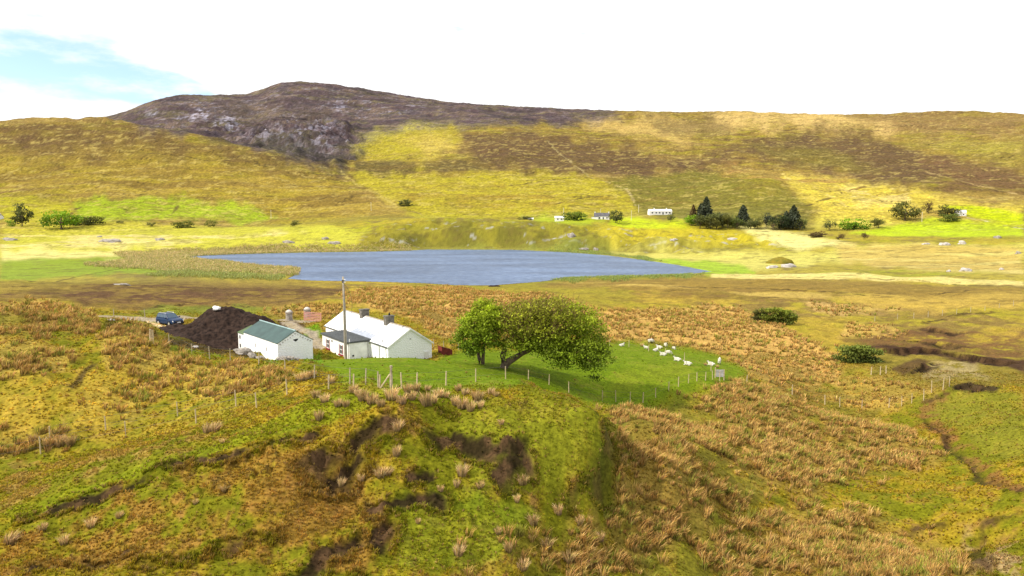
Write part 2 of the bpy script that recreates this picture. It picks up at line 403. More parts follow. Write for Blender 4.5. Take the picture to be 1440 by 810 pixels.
# --- sunlit slopes, heather and cloud shadows, all painted as colour patches
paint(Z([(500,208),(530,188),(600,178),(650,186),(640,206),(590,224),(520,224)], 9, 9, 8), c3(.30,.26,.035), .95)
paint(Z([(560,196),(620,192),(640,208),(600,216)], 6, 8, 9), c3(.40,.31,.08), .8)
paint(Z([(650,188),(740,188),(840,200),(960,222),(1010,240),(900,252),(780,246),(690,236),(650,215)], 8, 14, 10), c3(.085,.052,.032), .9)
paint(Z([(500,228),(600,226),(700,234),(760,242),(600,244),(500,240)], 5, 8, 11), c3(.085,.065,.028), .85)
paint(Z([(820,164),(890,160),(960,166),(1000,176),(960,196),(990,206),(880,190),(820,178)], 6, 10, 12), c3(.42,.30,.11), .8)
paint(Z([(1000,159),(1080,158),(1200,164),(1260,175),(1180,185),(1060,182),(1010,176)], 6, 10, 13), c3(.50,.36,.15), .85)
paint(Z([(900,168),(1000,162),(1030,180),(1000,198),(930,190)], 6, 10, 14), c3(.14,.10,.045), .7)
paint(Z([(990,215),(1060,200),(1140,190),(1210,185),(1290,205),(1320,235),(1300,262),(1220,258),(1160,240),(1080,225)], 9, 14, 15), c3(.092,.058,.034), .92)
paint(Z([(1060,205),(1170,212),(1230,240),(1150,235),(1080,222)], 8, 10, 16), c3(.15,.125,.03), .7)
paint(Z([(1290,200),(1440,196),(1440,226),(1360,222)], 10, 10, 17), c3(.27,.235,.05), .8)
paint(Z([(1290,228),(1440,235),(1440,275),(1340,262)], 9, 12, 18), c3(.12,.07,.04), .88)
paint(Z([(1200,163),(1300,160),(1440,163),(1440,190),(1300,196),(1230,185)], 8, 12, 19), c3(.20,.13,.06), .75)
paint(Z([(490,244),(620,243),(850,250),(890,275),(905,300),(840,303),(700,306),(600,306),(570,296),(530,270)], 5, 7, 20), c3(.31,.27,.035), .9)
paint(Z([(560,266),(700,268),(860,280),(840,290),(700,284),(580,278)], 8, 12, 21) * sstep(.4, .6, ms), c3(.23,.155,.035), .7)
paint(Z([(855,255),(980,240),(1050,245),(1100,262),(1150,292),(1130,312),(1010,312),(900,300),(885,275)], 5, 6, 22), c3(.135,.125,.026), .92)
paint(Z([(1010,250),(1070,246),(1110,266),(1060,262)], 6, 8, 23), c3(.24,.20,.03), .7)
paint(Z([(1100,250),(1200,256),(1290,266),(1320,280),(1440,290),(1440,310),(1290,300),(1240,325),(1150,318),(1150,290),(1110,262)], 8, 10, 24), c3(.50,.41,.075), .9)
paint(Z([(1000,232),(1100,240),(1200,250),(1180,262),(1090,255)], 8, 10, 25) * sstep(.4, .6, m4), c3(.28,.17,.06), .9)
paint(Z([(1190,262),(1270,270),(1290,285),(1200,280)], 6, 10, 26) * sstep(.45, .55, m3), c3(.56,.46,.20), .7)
# --- green fields at the foot of the hills
paint(Z([(110,287),(170,279),(250,277),(350,292),(420,306),(330,312),(110,311)], 5, 9, 27), c3(.245,.32,.025), .85)
paint(Z([(0,280),(95,284),(108,300),(108,312),(0,312)], 4, 4, 28), c3(.34,.32,.035), .8)
paint(Z([(1195,328),(1260,318),(1310,306),(1390,312),(1440,318),(1440,332),(1360,334),(1260,332)], 3, 3, 29), c3(.36,.42,.03), .9)
paint(Z([(1330,290),(1400,292),(1440,300),(1440,316),(1370,308)], 3, 4, 30), c3(.37,.44,.02), .9)
paint(Z([(860,303),(910,308),(960,312),(980,322),(900,321),(855,316)], 3, 4, 31), c3(.40,.44,.03), .9)
paint(Z([(730,302),(860,306),(850,316),(760,314)], 3, 4, 32), c3(.30,.34,.03), .8)
# --- valley floor
paint(Z([(0,314),(430,316),(520,325),(500,348),(260,352),(0,360)], 5, 6, 33), c3(.42,.38,.055), .8)
vf = Z([(0,326),(430,328),(440,340),(200,345),(0,350)], 5, 8, 34)
paint(vf * sstep(.46, .58, ms), c3(.56,.44,.19), .8); paint(vf * sstep(.58, .66, m3), c3(.24,.20,.04), .7)
paint(Z([(0,350),(120,352),(260,356),(270,362),(130,364),(0,372)], 4, 5, 35), c3(.58,.48,.17), .9)
paint(Z([(0,366),(130,362),(260,362),(330,372),(400,385),(400,391),(250,384),(120,386),(0,392)], 3, 4, 36), c3(.20,.25,.025), .9)
paint(Z([(150,366),(250,362),(340,376),(250,378)], 3, 6, 37), c3(.46,.36,.13), .7)
paint(rise, c3(.20,.165,.026), .9); paint(rise * sstep(.48, .6, m3), c3(.13,.11,.022), .8); paint(Z([(800,316),(1000,322),(1100,335),(1090,348),(980,344),(860,336)], 6, 8, 38), c3(.40,.31,.035), .85)
paint(rise * sstep(.69, .76, fbm(GX / 7, GY / 5, 4, 74, .6)), c3(.36,.33,.29), .65)
paint(Z([(560,348),(700,350),(860,352),(900,358),(860,361),(780,353),(640,351)], 2, 3, 39), c3(.17,.17,.035), .8)
paint(Z([(860,354),(960,352),(1100,352),(1180,352),(1440,345),(1440,362),(1200,368),(1060,380),(980,375),(900,364)], 5, 6, 40), c3(.50,.42,.095), .9)
paint(Z([(1040,318),(1130,330),(1200,345),(1120,352),(1090,340)], 5, 6, 41), c3(.62,.52,.20), .85)
paint(Z([(880,362),(960,366),(1040,372),(1060,384),(1000,386),(950,374)], 3, 5, 42), c3(.27,.36,.025), .9)
orange = Z([(1180,345),(1260,340),(1440,348),(1440,386),(1300,378),(1190,372)], 7, 8, 43)
paint(orange, c3(.42,.285,.075), .85); paint(orange * sstep(.5, .62, ms), c3(.52,.41,.12), .7)
paint(Z([(1000,385),(1200,383),(1440,395),(1440,402),(1200,393),(1000,391)], 2, 3, 44), c3(.60,.48,.15), .85)
paint(Z([(760,397),(900,390),(1000,392),(1230,396),(1440,405),(1440,420),(1300,424),(1180,412),(1000,408),(860,408),(740,404)], 4, 5, 45), c3(.215,.145,.035), .85)
paint(Z([(860,412),(960,408),(1180,414),(1160,422),(960,420)], 4, 5, 46), c3(.15,.092,.03), .7)
paint(Z([(780,398),(1000,398),(1140,412),(1240,424),(1200,430),(1080,418),(900,402)], 3, 4, 47) * sstep(.42, .56, ms), c3(.44,.33,.085), .7)
paint(Z([(1160,412),(1300,420),(1440,412),(1440,432),(1330,436),(1220,430)], 4, 5, 48), c3(.36,.26,.055), .85)
paint(Z([(720,391),(860,387),(985,386),(960,389),(840,392),(740,398)], 2, 2, 49), c3(.17,.20,.025), .85)
# --- bog left and middle
bog = Z([(0,396),(60,398),(240,388),(400,396),(490,404),(470,418),(420,428),(330,432),(120,432),(60,424),(0,420)], 4, 6, 50)
paint(bog, c3(.165,.115,.034), .9); paint(bog * sstep(.46, .6, m1 * .5 + ms * .5), c3(.085,.052,.025), .85)
paint(Z([(80,412),(240,404),(400,410),(340,422),(120,424)], 5, 8, 51) * sstep(.38, .55, m1), c3(.095,.055,.03), .8)
paint(Z([(0,398),(40,396),(230,386),(390,394),(470,400),(400,402),(240,394),(60,408),(0,410)], 3, 5, 52), c3(.26,.21,.035), .55)
paint(Z([(230,430),(330,430),(400,434),(440,440),(380,446),(300,443),(190,444),(195,436)], 3, 5, 53), c3(.13,.165,.022), .8)
paint(Z([(650,400),(760,398),(850,405),(900,420),(840,432),(720,418),(620,412),(530,408)], 4, 6, 54), c3(.22,.20,.024), .75)
# rushes: density for the tufts, tan litter below them
rush = np.zeros(TT.shape)
clump = sstep(.42, .60, fbm(GX / 2.1, GY / 2.1, 3, 120, .55))
def rushes(pts, dens, seed, soft=5, warp=8, paintamt=.85, gap=.45, col=TAN):
    m = Z(pts, soft, warp, seed)
    g = sstep(gap - .12, gap + .08, m1 * .5 + n8 * .5)
    paint(m * (.35 + .65 * g), col, paintamt)
    paint(m * (1 - clump) * (R < 130), c3(.105,.095,.018), .62 * paintamt)
    np.maximum(rush, m * g * dens * np.where(R < 130, .08 + .92 * clump, .3 + .7 * clump), out=rush)
rushes([(470,412),(560,404),(640,404),(700,412),(760,414),(850,436),(1000,430),(1090,446),(1120,470),(1180,500),(1180,540),(1100,542),(1056,524),(1000,496),(950,484),(860,476),(700,474),(612,474),(590,460),(500,432)], 1.0, 60, 5, 10, .9, .34, c3(.42,.275,.085))
rushes([(860,580),(930,566),(1000,552),(1060,535),(1130,540),(1190,560),(1240,600),(1320,640),(1260,665),(1130,690),(1060,700),(960,760),(880,790),(800,770),(850,715),(880,650),(875,610)], .85, 61, 10, 20, .7, .44, c3(.30,.195,.05))
rushes([(640,812),(700,770),(800,760),(900,770),(1000,720),(1130,700),(1220,720),(1320,760),(1370,812)], .5, 62, 8, 14, .35, .50)
rushes([(0,432),(40,424),(90,428),(130,440),(140,460),(60,468),(0,466)], .8, 63, 5, 9, .7, .40, c3(.36,.23,.07))
rushes([(0,470),(60,480),(110,496),(90,520),(40,530),(0,535)], .35, 64, 6, 12, .55, .44, c3(.42,.30,.075))
rushes([(190,490),(260,500),(360,520),(410,530),(400,545),(300,560),(240,545),(180,585),(90,590),(120,560),(200,540)], .3, 65, 7, 16, .6, .42, c3(.46,.34,.075))
rushes([(130,468),(215,484),(280,505),(210,530),(150,520)], .3, 66, 6, 12, .55, .42, c3(.46,.34,.075))
rushes([(1165,535),(1230,530),(1290,548),(1260,575),(1190,570)], .8, 67, 5, 8, .7, .40, c3(.36,.255,.06))
rushes([(1190,455),(1240,458),(1270,470),(1180,472)], .8, 68, 4, 5, .8, .35, c3(.42,.30,.085))
rushes([(1130,424),(1200,430),(1280,434),(1210,444),(1150,440)], .6, 69, 3, 5, .7, .4, c3(.42,.29,.11))
rushes([(370,440),(440,428),(500,430),(450,452),(420,446)], .8, 70, 3, 4, .7, .35, c3(.36,.23,.07))
rushes([(150,455),(215,452),(215,476),(150,472)], .4, 71, 3, 5, .4, .45)
rushes([(0,600),(60,600),(110,618),(90,632),(0,640)], .7, 72, 4, 8, .4, .45)
paint(Z([(1180,470),(1260,480),(1440,505),(1440,540),(1330,545),(1230,520)], 7, 9, 73), c3(.15,.125,.025), .7)
paint(Z([(1280,560),(1340,552),(1440,552),(1440,650),(1380,640),(1320,600)], 6, 8, 74), c3(.16,.165,.02), .6)
paint(Z([(1310,508),(1370,512),(1390,535),(1290,530)], 5, 8, 75) * sstep(.4, .5, m2), c3(.27,.23,.13), .6)
paint(Z([(1360,760),(1440,770),(1440,812),(1350,812)], 8, 10, 76) * sstep(.42, .52, m2), c3(.25,.19,.11), .8)
paint(Z([(1290,600),(1345,650),(1440,720),(1440,690),(1390,660),(1320,600)], 8, 10, 77) * sstep(.45, .55, m1), c3(.19,.10,.03), .7)
# knoll front: brown wash over the slope, brighter top edge
paint(Z([(0,760),(130,705),(280,655),(400,630),(480,640),(560,720),(520,812),(0,812)], 8, 14, 78) * sstep(.42, .58, m1 * .4 + m2 * .6), c3(.20,.115,.026), .75)
paint(Z([(0,535),(120,520),(260,520),(420,540),(440,556),(300,590),(150,620),(0,640)], 10, 18, 98) * sstep(.38, .58, m1 * .5 + m3 * .5), c3(.33,.25,.035), .75)
paint(Z([(0,640),(150,640),(300,600),(330,615),(240,640),(60,700),(0,715)], 10, 12, 79) * sstep(.45, .6, m2), c3(.23,.165,.045), .7)
paint(Z([(0,725),(100,685),(250,640),(360,600),(440,560),(560,552),(640,560),(620,575),(520,575),(440,600),(350,622),(250,652),(120,700),(20,735)], 4, 6, 80), c3(.15,.19,.008), .7)
paint(Z([(650,560),(780,565),(840,600),(820,650),(780,690),(680,700),(640,620)], 8, 12, 81), c3(.165,.185,.014), .6)
paint(Z([(560,700),(640,700),(760,730),(700,790),(560,812)], 8, 14, 82), c3(.12,.175,.01), .6)
# lawn and verges
paint(lawn, LAWN, .95); paint(lawn * sstep(.45, .62, m3 * .6 + m1 * .4), c3(.135,.19,.007), .8); paint(lawn * sstep(.60, .72, m2), c3(.15,.14,.02), .5)
paint(Z([(880,520),(960,510),(980,530),(900,550),(860,550)], 8, 10, 83), c3(.165,.19,.012), .6)
paint(Z([(420,462),(446,456),(452,470),(430,476)], 2, 3, 84), c3(.105,.215,.006), .9)
paint(Z([(425,495),(452,490),(455,510),(425,512)], 2, 3, 85), c3(.095,.185,.006), .9)
paint(Z([(240,488),(300,496),(390,508),(395,514),(300,502),(240,492)], 2, 3, 86), c3(.11,.18,.012), .8)
paint(Z([(150,458),(215,462),(225,480),(170,482)], 4, 5, 87), c3(.08,.052,.022), .8)
paint(Z([(225,470),(330,488),(400,480),(430,462),(410,452),(395,456),(350,500),(240,486)], 3, 4, 88), c3(.045,.03,.02), .85)
paint(Z([(390,452),(430,455),(425,466),(400,468)], 2, 3, 89), c3(.07,.045,.028), .8)
paint(track, c3(.31,.28,.23), .95); paint(track * sstep(.45, .6, m2), c3(.24,.21,.14), .8)
paint(Z([(206,452),(222,456),(242,460),(236,464),(214,457)], 1.5, 2, 90), c3(.62,.52,.34), .9)
paint(Z([(1180,476),(1240,466),(1300,460),(1440,468),(1440,508),(1340,494),(1230,492)], 5, 9, 101) * sstep(.36, .52, m1 * .5 + m2 * .5), c3(.115,.062,.028), .85)
paint(Z([(1190,489),(1240,485),(1300,491),(1345,497),(1440,508),(1440,521),(1395,514),(1330,504),(1250,497)], 3, 6, 102), c3(.040,.020,.016), .92)
paint(Z([(1255,520),(1285,508),(1310,506),(1300,514),(1270,527)], 2, 4, 103), c3(.07,.042,.022), .85)
paint(Z([(1335,546),(1362,538),(1402,546),(1395,551),(1345,551)], 2, 4, 104), c3(.04,.026,.018), .9)
paint(Z([(1290,566),(1330,548),(1340,552),(1312,572),(1345,610),(1400,660),(1440,690),(1440,705),(1380,665),(1310,610)], 4, 8, 105) * sstep(.4, .52, m2), c3(.16,.085,.03), .8)
# dark ditch on the left, shade painted along the knoll's right foot
paint(Z([(95,545),(110,525),(130,508),(138,512),(118,532),(104,548)], 3, 5, 91), c3(.05,.035,.018), .85)
paint(Z([(860,590),(885,585),(885,650),(850,690),(800,706),(840,660)], 6, 6, 92), c3(.075,.105,.012), .6)
paint(ledge * sstep(.4, .55, m2), c3(.06,.045,.015), .75)
# exposed peat and stones
paint(peat, PEAT, .95); paint(peat * sstep(.5, .6, m2), c3(.075,.046,.024), .8); pass
# old walls, hedge lines and paths on the hill
def pline(pts, wd, col, amt=.8, wob=1.0):
    d, s, al, sl = line_d(pts, reach=wd * 4)
    w = (fbm(GX[sl] / (wd * 3), GY[sl] / (wd * 3), 3, 55) - .5) * wd * 2 * wob
    m = np.zeros(TT.shape); m[sl] = (1 - sstep(wd * .4, wd, d + w)) * sstep(.3, .45, fbm(GX[sl] / (wd * 6), GY[sl] / (wd * 6), 2, 56))
    paint(m, col, amt)
DK = c3(.07,.05,.02)
for pts, wd, col in (([(770,198),(800,225),(825,246),(880,265),(900,292)], 1.8, c3(.36,.30,.15)), ([(1055,320),(1090,306),(1130,290),(1170,278)], 2.2, DK), ([(1100,244),(1160,272),(1190,290)], 2.5, c3(.50,.40,.14)),
                     ([(480,240),(520,268),(560,290),(600,304)], 2.5, c3(.36,.29,.09)), ([(95,306),(105,296),(118,288)], 2.2, DK), ([(240,303),(250,290)], 1.8, DK), ([(190,312),(330,318),(420,314),(560,308)], 1.6, c3(.20,.16,.06)),
                     ([(150,212),(260,220),(330,232)], 2.5, DK), ([(200,270),(240,260),(300,264)], 2.2, DK), ([(340,204),(400,222),(440,235)], 3.0, DK), ([(700,262),(770,254),(820,250)], 2.0, DK), ([(780,288),(830,276),(900,272)], 1.6, DK),
                     ([(1360,306),(1400,314),(1440,322)], 1.8, c3(.5,.46,.36)), ([(1215,276),(1240,272),(1262,277)], 2.0, c3(.14,.07,.03)), ([(1195,268),(1215,262)], 2.5, c3(.14,.07,.03)), ([(1180,262),(1240,290),(1300,300)], 1.8, c3(.56,.44,.15)),
                     ([(320,318),(400,318),(440,314)], 1.6, DK), ([(0,360),(120,358)], 2.0, c3(.3,.27,.08)), ([(1300,240),(1380,262),(1440,275)], 2.5, c3(.40,.30,.14)), ([(840,308),(960,314),(1090,326),(1140,330)], 1.5, DK)):
    pline(pts, wd, col)
# wet shore
sh = sstep(-2.2, -.2, lake_sd) * (R < 290)
paint(sh, c3(.05,.04,.024), .9)
paint(sstep(-9, -3, lake_sd) * (R > 420) , c3(.24,.21,.05), .5)
tx = fbm(GX / 16., GY / 7., 5, 81, .68); tx2 = fbm(GX / 40., GY / 13., 5, 82, .66)
hil2 = hil * (1 - .9 * mt)
paint(hil2 * sstep(.53, .62, tx) * .9, c3(.10,.07,.025), .42)
paint(hil2 * sstep(.55, .66, tx2), c3(.15,.10,.03), .32)
paint(hil2 * sstep(.60, .68, fbm(GX / 12., GY / 8., 4, 83, .65)), c3(.42,.34,.12), .4)
paint(mt * sstep(.50, .62, tx), c3(.05,.036,.03), .6); paint(mt * sstep(.62, .70, fbm(GX / 11., GY / 7., 4, 86, .65)), c3(.17,.13,.11), .5)
paint(mid * (1 - hil) * sstep(.56, .68, fbm(GX / 8., GY / 4., 5, 84, .66)) * (R > 120), c3(.12,.085,.025), .5)
ln_ = np.abs(fbm(GX / 110., GY / 40., 5, 85, .6) - .5)
paint(hil * (1 - sstep(.004, .012, ln_)) * sstep(.45, .6, m4), c3(.05,.035,.015), .7)
C *= (0.74 + 0.52 * fine * near[..., ] + 0.26 * (1 - near))[..., None]
C *= (0.62 + 0.76 * m2)[..., None] ** 0.8
lum = C.mean(-1, keepdims=True)
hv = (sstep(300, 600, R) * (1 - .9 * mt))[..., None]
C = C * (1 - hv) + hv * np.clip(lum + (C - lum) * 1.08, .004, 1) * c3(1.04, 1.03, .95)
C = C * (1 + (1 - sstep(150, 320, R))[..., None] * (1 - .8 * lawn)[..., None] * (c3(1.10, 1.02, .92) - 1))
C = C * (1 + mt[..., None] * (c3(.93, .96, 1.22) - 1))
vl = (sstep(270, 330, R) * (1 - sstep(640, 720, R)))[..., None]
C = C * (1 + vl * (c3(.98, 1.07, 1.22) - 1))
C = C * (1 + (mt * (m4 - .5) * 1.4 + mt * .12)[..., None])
C = np.clip(C, .004, .85)

# ------------------------------------------------------------------ mesh helpers
def np_mesh(name, V, faces, colors=None, smooth=True):
    me = bpy.data.meshes.new(name)
    V = np.ascontiguousarray(V, np.float32); faces = np.ascontiguousarray(faces, np.int32)
    k = faces.shape[1]; nf = len(faces)
    me.vertices.add(len(V)); me.vertices.foreach_set('co', V.ravel())
    me.loops.add(nf * k); me.loops.foreach_set('vertex_index', faces.ravel())
    me.polygons.add(nf)
    me.polygons.foreach_set('loop_start', np.arange(0, nf * k, k, dtype=np.int32))
    me.polygons.foreach_set('use_smooth', np.full(nf, smooth))
    me.update(calc_edges=True)
    if colors is not None:
        ca = me.color_attributes.new('Col', 'FLOAT_COLOR', 'POINT')
        ca.data.foreach_set('color', np.concatenate([colors, np.ones((len(colors), 1))], 1).astype(np.float32).ravel())
    return me

def link(name, me, m=None, parent=None, loc=None, rz=None):
    o = bpy.data.objects.new(name, me); COL.objects.link(o)
    if m is not None and me is not None and len(me.materials) == 0: me.materials.append(m)
    if parent is not None: o.parent = parent
    if loc is not None: o.location = loc
    if rz is not None: o.rotation_euler = (0, 0, rz)
    return o

def tag(o, label=None, cat=None, group=None, kind=None):
    if label: o['label'] = label
    if cat: o['category'] = cat
    if group: o['group'] = group
    if kind: o['kind'] = kind
    return o

def thing(name, label, cat, loc=(0, 0, 0), rz=0, group=None):
    o = link(name, None, loc=loc, rz=rz)
    return tag(o, label, cat, group)

# ------------------------------------------------------------------ materials
def nodes(name):
    m = bpy.data.materials.new(name); m.use_nodes = True
    nt = m.node_tree
    return m, nt, nt.nodes['Principled BSDF'], nt.nodes.new, nt.links.new

def mat(name, col, rough=.8, var=.25, scale=3.0, bump=0.0, bscale=12.0, spec=.25, metal=0.0, col2=None):
    m, nt, b, N, L = nodes(name)
    tc = N('ShaderNodeTexCoord'); no = N('ShaderNodeTexNoise'); no.inputs['Scale'].default_value = scale; no.inputs['Detail'].default_value = 6
    no.inputs['Roughness'].default_value = .65
    L(tc.outputs['Object'], no.inputs['Vector'])
    mx = N('ShaderNodeMix'); mx.data_type = 'RGBA'
    c2 = col2 if col2 else tuple(c * (1 - var) for c in col)
    c1 = col if col2 else tuple(min(c * (1 + var * .5), 1) for c in col)
    mx.inputs[6].default_value = (*c1, 1); mx.inputs[7].default_value = (*c2, 1)
    mr = N('ShaderNodeMapRange'); mr.inputs[1].default_value = .38; mr.inputs[2].default_value = .66
    L(no.outputs['Fac'], mr.inputs[0]); L(mr.outputs[0], mx.inputs[0]); L(mx.outputs[2], b.inputs['Base Color'])
    b.inputs['Roughness'].default_value = rough; b.inputs['Metallic'].default_value = metal
    b.inputs['Specular IOR Level'].default_value = spec
    if bump:
        n2_ = N('ShaderNodeTexNoise'); n2_.inputs['Scale'].default_value = bscale; n2_.inputs['Detail'].default_value = 5
        L(tc.outputs['Object'], n2_.inputs['Vector'])
        bp = N('ShaderNodeBump'); bp.inputs['Strength'].default_value = bump; bp.inputs['Distance'].default_value = .05
        L(n2_.outputs['Fac'], bp.inputs['Height']); L(bp.outputs['Normal'], b.inputs['Normal'])
    return m

def mat_attr(name, rough=.9, spec=.1, nscale=0, lo=.7, hi=1.3, bump=0.0, bscale=4.0, bdist=.1, trans=0.0):
    m, nt, b, N, L = nodes(name)
    at = N('ShaderNodeAttribute'); at.attribute_name = 'Col'
    out = at.outputs['Color']; tc = None
    if nscale:
        tc = N('ShaderNodeTexCoord'); no = N('ShaderNodeTexNoise'); no.inputs['Scale'].default_value = nscale; no.inputs['Detail'].default_value = 5; no.inputs['Roughness'].default_value = .7
        L(tc.outputs['Object'], no.inputs['Vector'])
        mr = N('ShaderNodeMapRange'); mr.inputs[1].default_value = .3; mr.inputs[2].default_value = .7; mr.inputs[3].default_value = lo; mr.inputs[4].default_value = hi
        L(no.outputs['Fac'], mr.inputs[0])
        vm = N('ShaderNodeVectorMath'); vm.operation = 'SCALE'
        L(out, vm.inputs[0]); L(mr.outputs[0], vm.inputs['Scale']); out = vm.outputs[0]
        if bump:
            nb = N('ShaderNodeTexNoise'); nb.inputs['Scale'].default_value = bscale; nb.inputs['Detail'].default_value = 6
            L(tc.outputs['Object'], nb.inputs['Vector'])
            bp = N('ShaderNodeBump'); bp.inputs['Strength'].default_value = bump; bp.inputs['Distance'].default_value = bdist
            L(nb.outputs['Fac'], bp.inputs['Height']); L(bp.outputs['Normal'], b.inputs['Normal'])
    L(out, b.inputs['Base Color'])
    b.inputs['Roughness'].default_value = rough; b.inputs['Specular IOR Level'].default_value = spec
    if trans:
        tr = N('ShaderNodeBsdfTranslucent'); L(out, tr.inputs['Color'])
        ms_ = N('ShaderNodeMixShader'); ms_.inputs[0].default_value = trans
        L(b.outputs[0], ms_.inputs[1]); L(tr.outputs[0], ms_.inputs[2])
        L(ms_.outputs[0], nt.nodes['Material Output'].inputs['Surface'])
    return m

M = {}
M['ground'] = mat_attr('turf', .95, .05, 4.0, .5, 1.5, .7, 3.0, .16)
M['grass'] = mat_attr('grass_blades', .8, .1, trans=.45)
M['hill'] = mat_attr('hillside', .95, .05, .30, .55, 1.45, .8, .22, 2.4)
M['leaf'] = mat_attr('foliage', .65, .2, trans=.25)
M['rush'] = mat_attr('dry_rushes', .85, .1, trans=.15)
M['bark'] = mat('bark', (.17,.125,.085), .9, .5, 3, .8, 9)
M['twig'] = mat('twigs', (.17,.095,.05), .9, .4, 2)
M['white'] = mat('whitewashed_render', (.86,.86,.84), .85, .16, 1.2, .35, 3)
M['rubble_white'] = None
M['white_slate'] = mat('white_painted_slates', (.80,.79,.76), .7, .20, 1.5, .25, 6)
M['ridge'] = mat('ridge_tiles', (.36,.32,.27), .85, .3, 4)
M['chim'] = mat('chimney_render', (.17,.155,.13), .9, .5, 3, .6, 9)
M['felt'] = mat('grey_roof_felt', (.085,.092,.095), .75, .25, 1.5, .2, 5)
M['green_roof'] = mat('green_sheet_roof', (.045,.088,.080), .55, .25, .8, .1, 4, .4)
M['mossy'] = mat('mossy_sheet_roof', (.105,.15,.07), .8, .35, 1.2, .2, 5)
M['red'] = mat('red_paint', (.26,.022,.03), .6, .25, 3)
M['dkred'] = mat('dark_red_metal', (.17,.03,.02), .7, .4, 2)
M['glass'] = mat('window_glass', (.03,.036,.045), .12, .2, 1, spec=.6)
M['sash'] = mat('white_sash', (.75,.75,.74), .6, .05)
M['pole'] = mat('weathered_pole', (.33,.29,.23), .9, .3, 2, .4, 8)
M['post'] = mat('fence_post_timber', (.52,.42,.25), .9, .35, 3, .4, 10)
M['oldpost'] = mat('old_grey_post', (.42,.35,.23), .9, .35, 3, .4, 10)
M['wire'] = mat('wire', (.10,.09,.08), .6, .2)
M['stone'] = mat('grey_stone', (.33,.295,.255), .9, .45, 2.2, .8, 6)
M['palestone'] = mat('pale_rock', (.50,.46,.42), .9, .4, .8, .8, 3)
M['peatheap'] = mat('dug_peat', (.055,.034,.025), .95, .65, 2.2, 1.0, 5, .1, col2=(.013,.009,.008))
M['sack'] = mat('white_sheet', (.82,.82,.80), .6, .08)
M['black'] = mat('black_rubber', (.02,.02,.02), .7, .2)
M['gate'] = mat('faded_red_gate', (.52,.25,.21), .7, .25, 4)
M['grey'] = mat('grey_boards', (.42,.40,.40), .85, .3, 3, .3, 10)
M['carpaint'] = mat('dark_blue_car_paint', (.008,.030,.09), .35, .08, 1, spec=.3)
M['carglass'] = mat('car_glass', (.05,.09,.13), .15, .1, 1, spec=.7)
M['chrome'] = mat('silver_trim', (.6,.62,.64), .3, .1, 2, metal=.7)
M['lamp'] = mat('headlight_lens', (.85,.87,.9), .15, .05, 2, spec=.7)
M['wool'] = mat('fleece', (.66,.62,.52), .95, .16, 6, .8, 14)
M['face'] = mat('sheep_face', (.10,.085,.07), .9, .4, 6)
M['slate'] = mat('slate_roof', (.12,.115,.125), .7, .3, .6)
M['farwhite'] = mat('far_white_render', (.78,.77,.74), .85, .08, .4)

def stone_wall_mat():
    m, nt, b, N, L = nodes('whitewashed_rubble')
    tc = N('ShaderNodeTexCoord'); mp = N('ShaderNodeMapping'); mp.inputs['Scale'].default_value = (2.2, 2.2, 4.0)
    L(tc.outputs['Object'], mp.inputs['Vector'])
    vo = N('ShaderNodeTexVoronoi'); vo.feature = 'DISTANCE_TO_EDGE'; vo.inputs['Scale'].default_value = 1.3
    no = N('ShaderNodeTexNoise'); no.inputs['Scale'].default_value = 2.5; no.inputs['Detail'].default_value = 4
    L(tc.outputs['Object'], no.inputs['Vector'])
    ad = N('ShaderNodeVectorMath'); ad.operation = 'MULTIPLY_ADD'; ad.inputs[1].default_value = (.6, .6, .6)
    L(no.outputs['Color'], ad.inputs[0]); L(mp.outputs[0], ad.inputs[2]); L(ad.outputs[0], vo.inputs['Vector'])
    mr = N('ShaderNodeMapRange'); mr.inputs[1].default_value = 0.0; mr.inputs[2].default_value = .22
    L(vo.outputs['Distance'], mr.inputs[0])
    bp = N('ShaderNodeBump'); bp.inputs['Strength'].default_value = .6; bp.inputs['Distance'].default_value = .04
    L(mr.outputs[0], bp.inputs['Height']); L(bp.outputs[0], b.inputs['Normal'])
    mx = N('ShaderNodeMix'); mx.data_type = 'RGBA'; mx.inputs[6].default_value = (.86,.88,.90,1); mx.inputs[7].default_value = (.92,.93,.93,1)
    L(mr.outputs[0], mx.inputs[0]); L(mx.outputs[2], b.inputs['Base Color'])
    b.inputs['Roughness'].default_value = .85
    return m
M['rubble_white'] = stone_wall_mat()

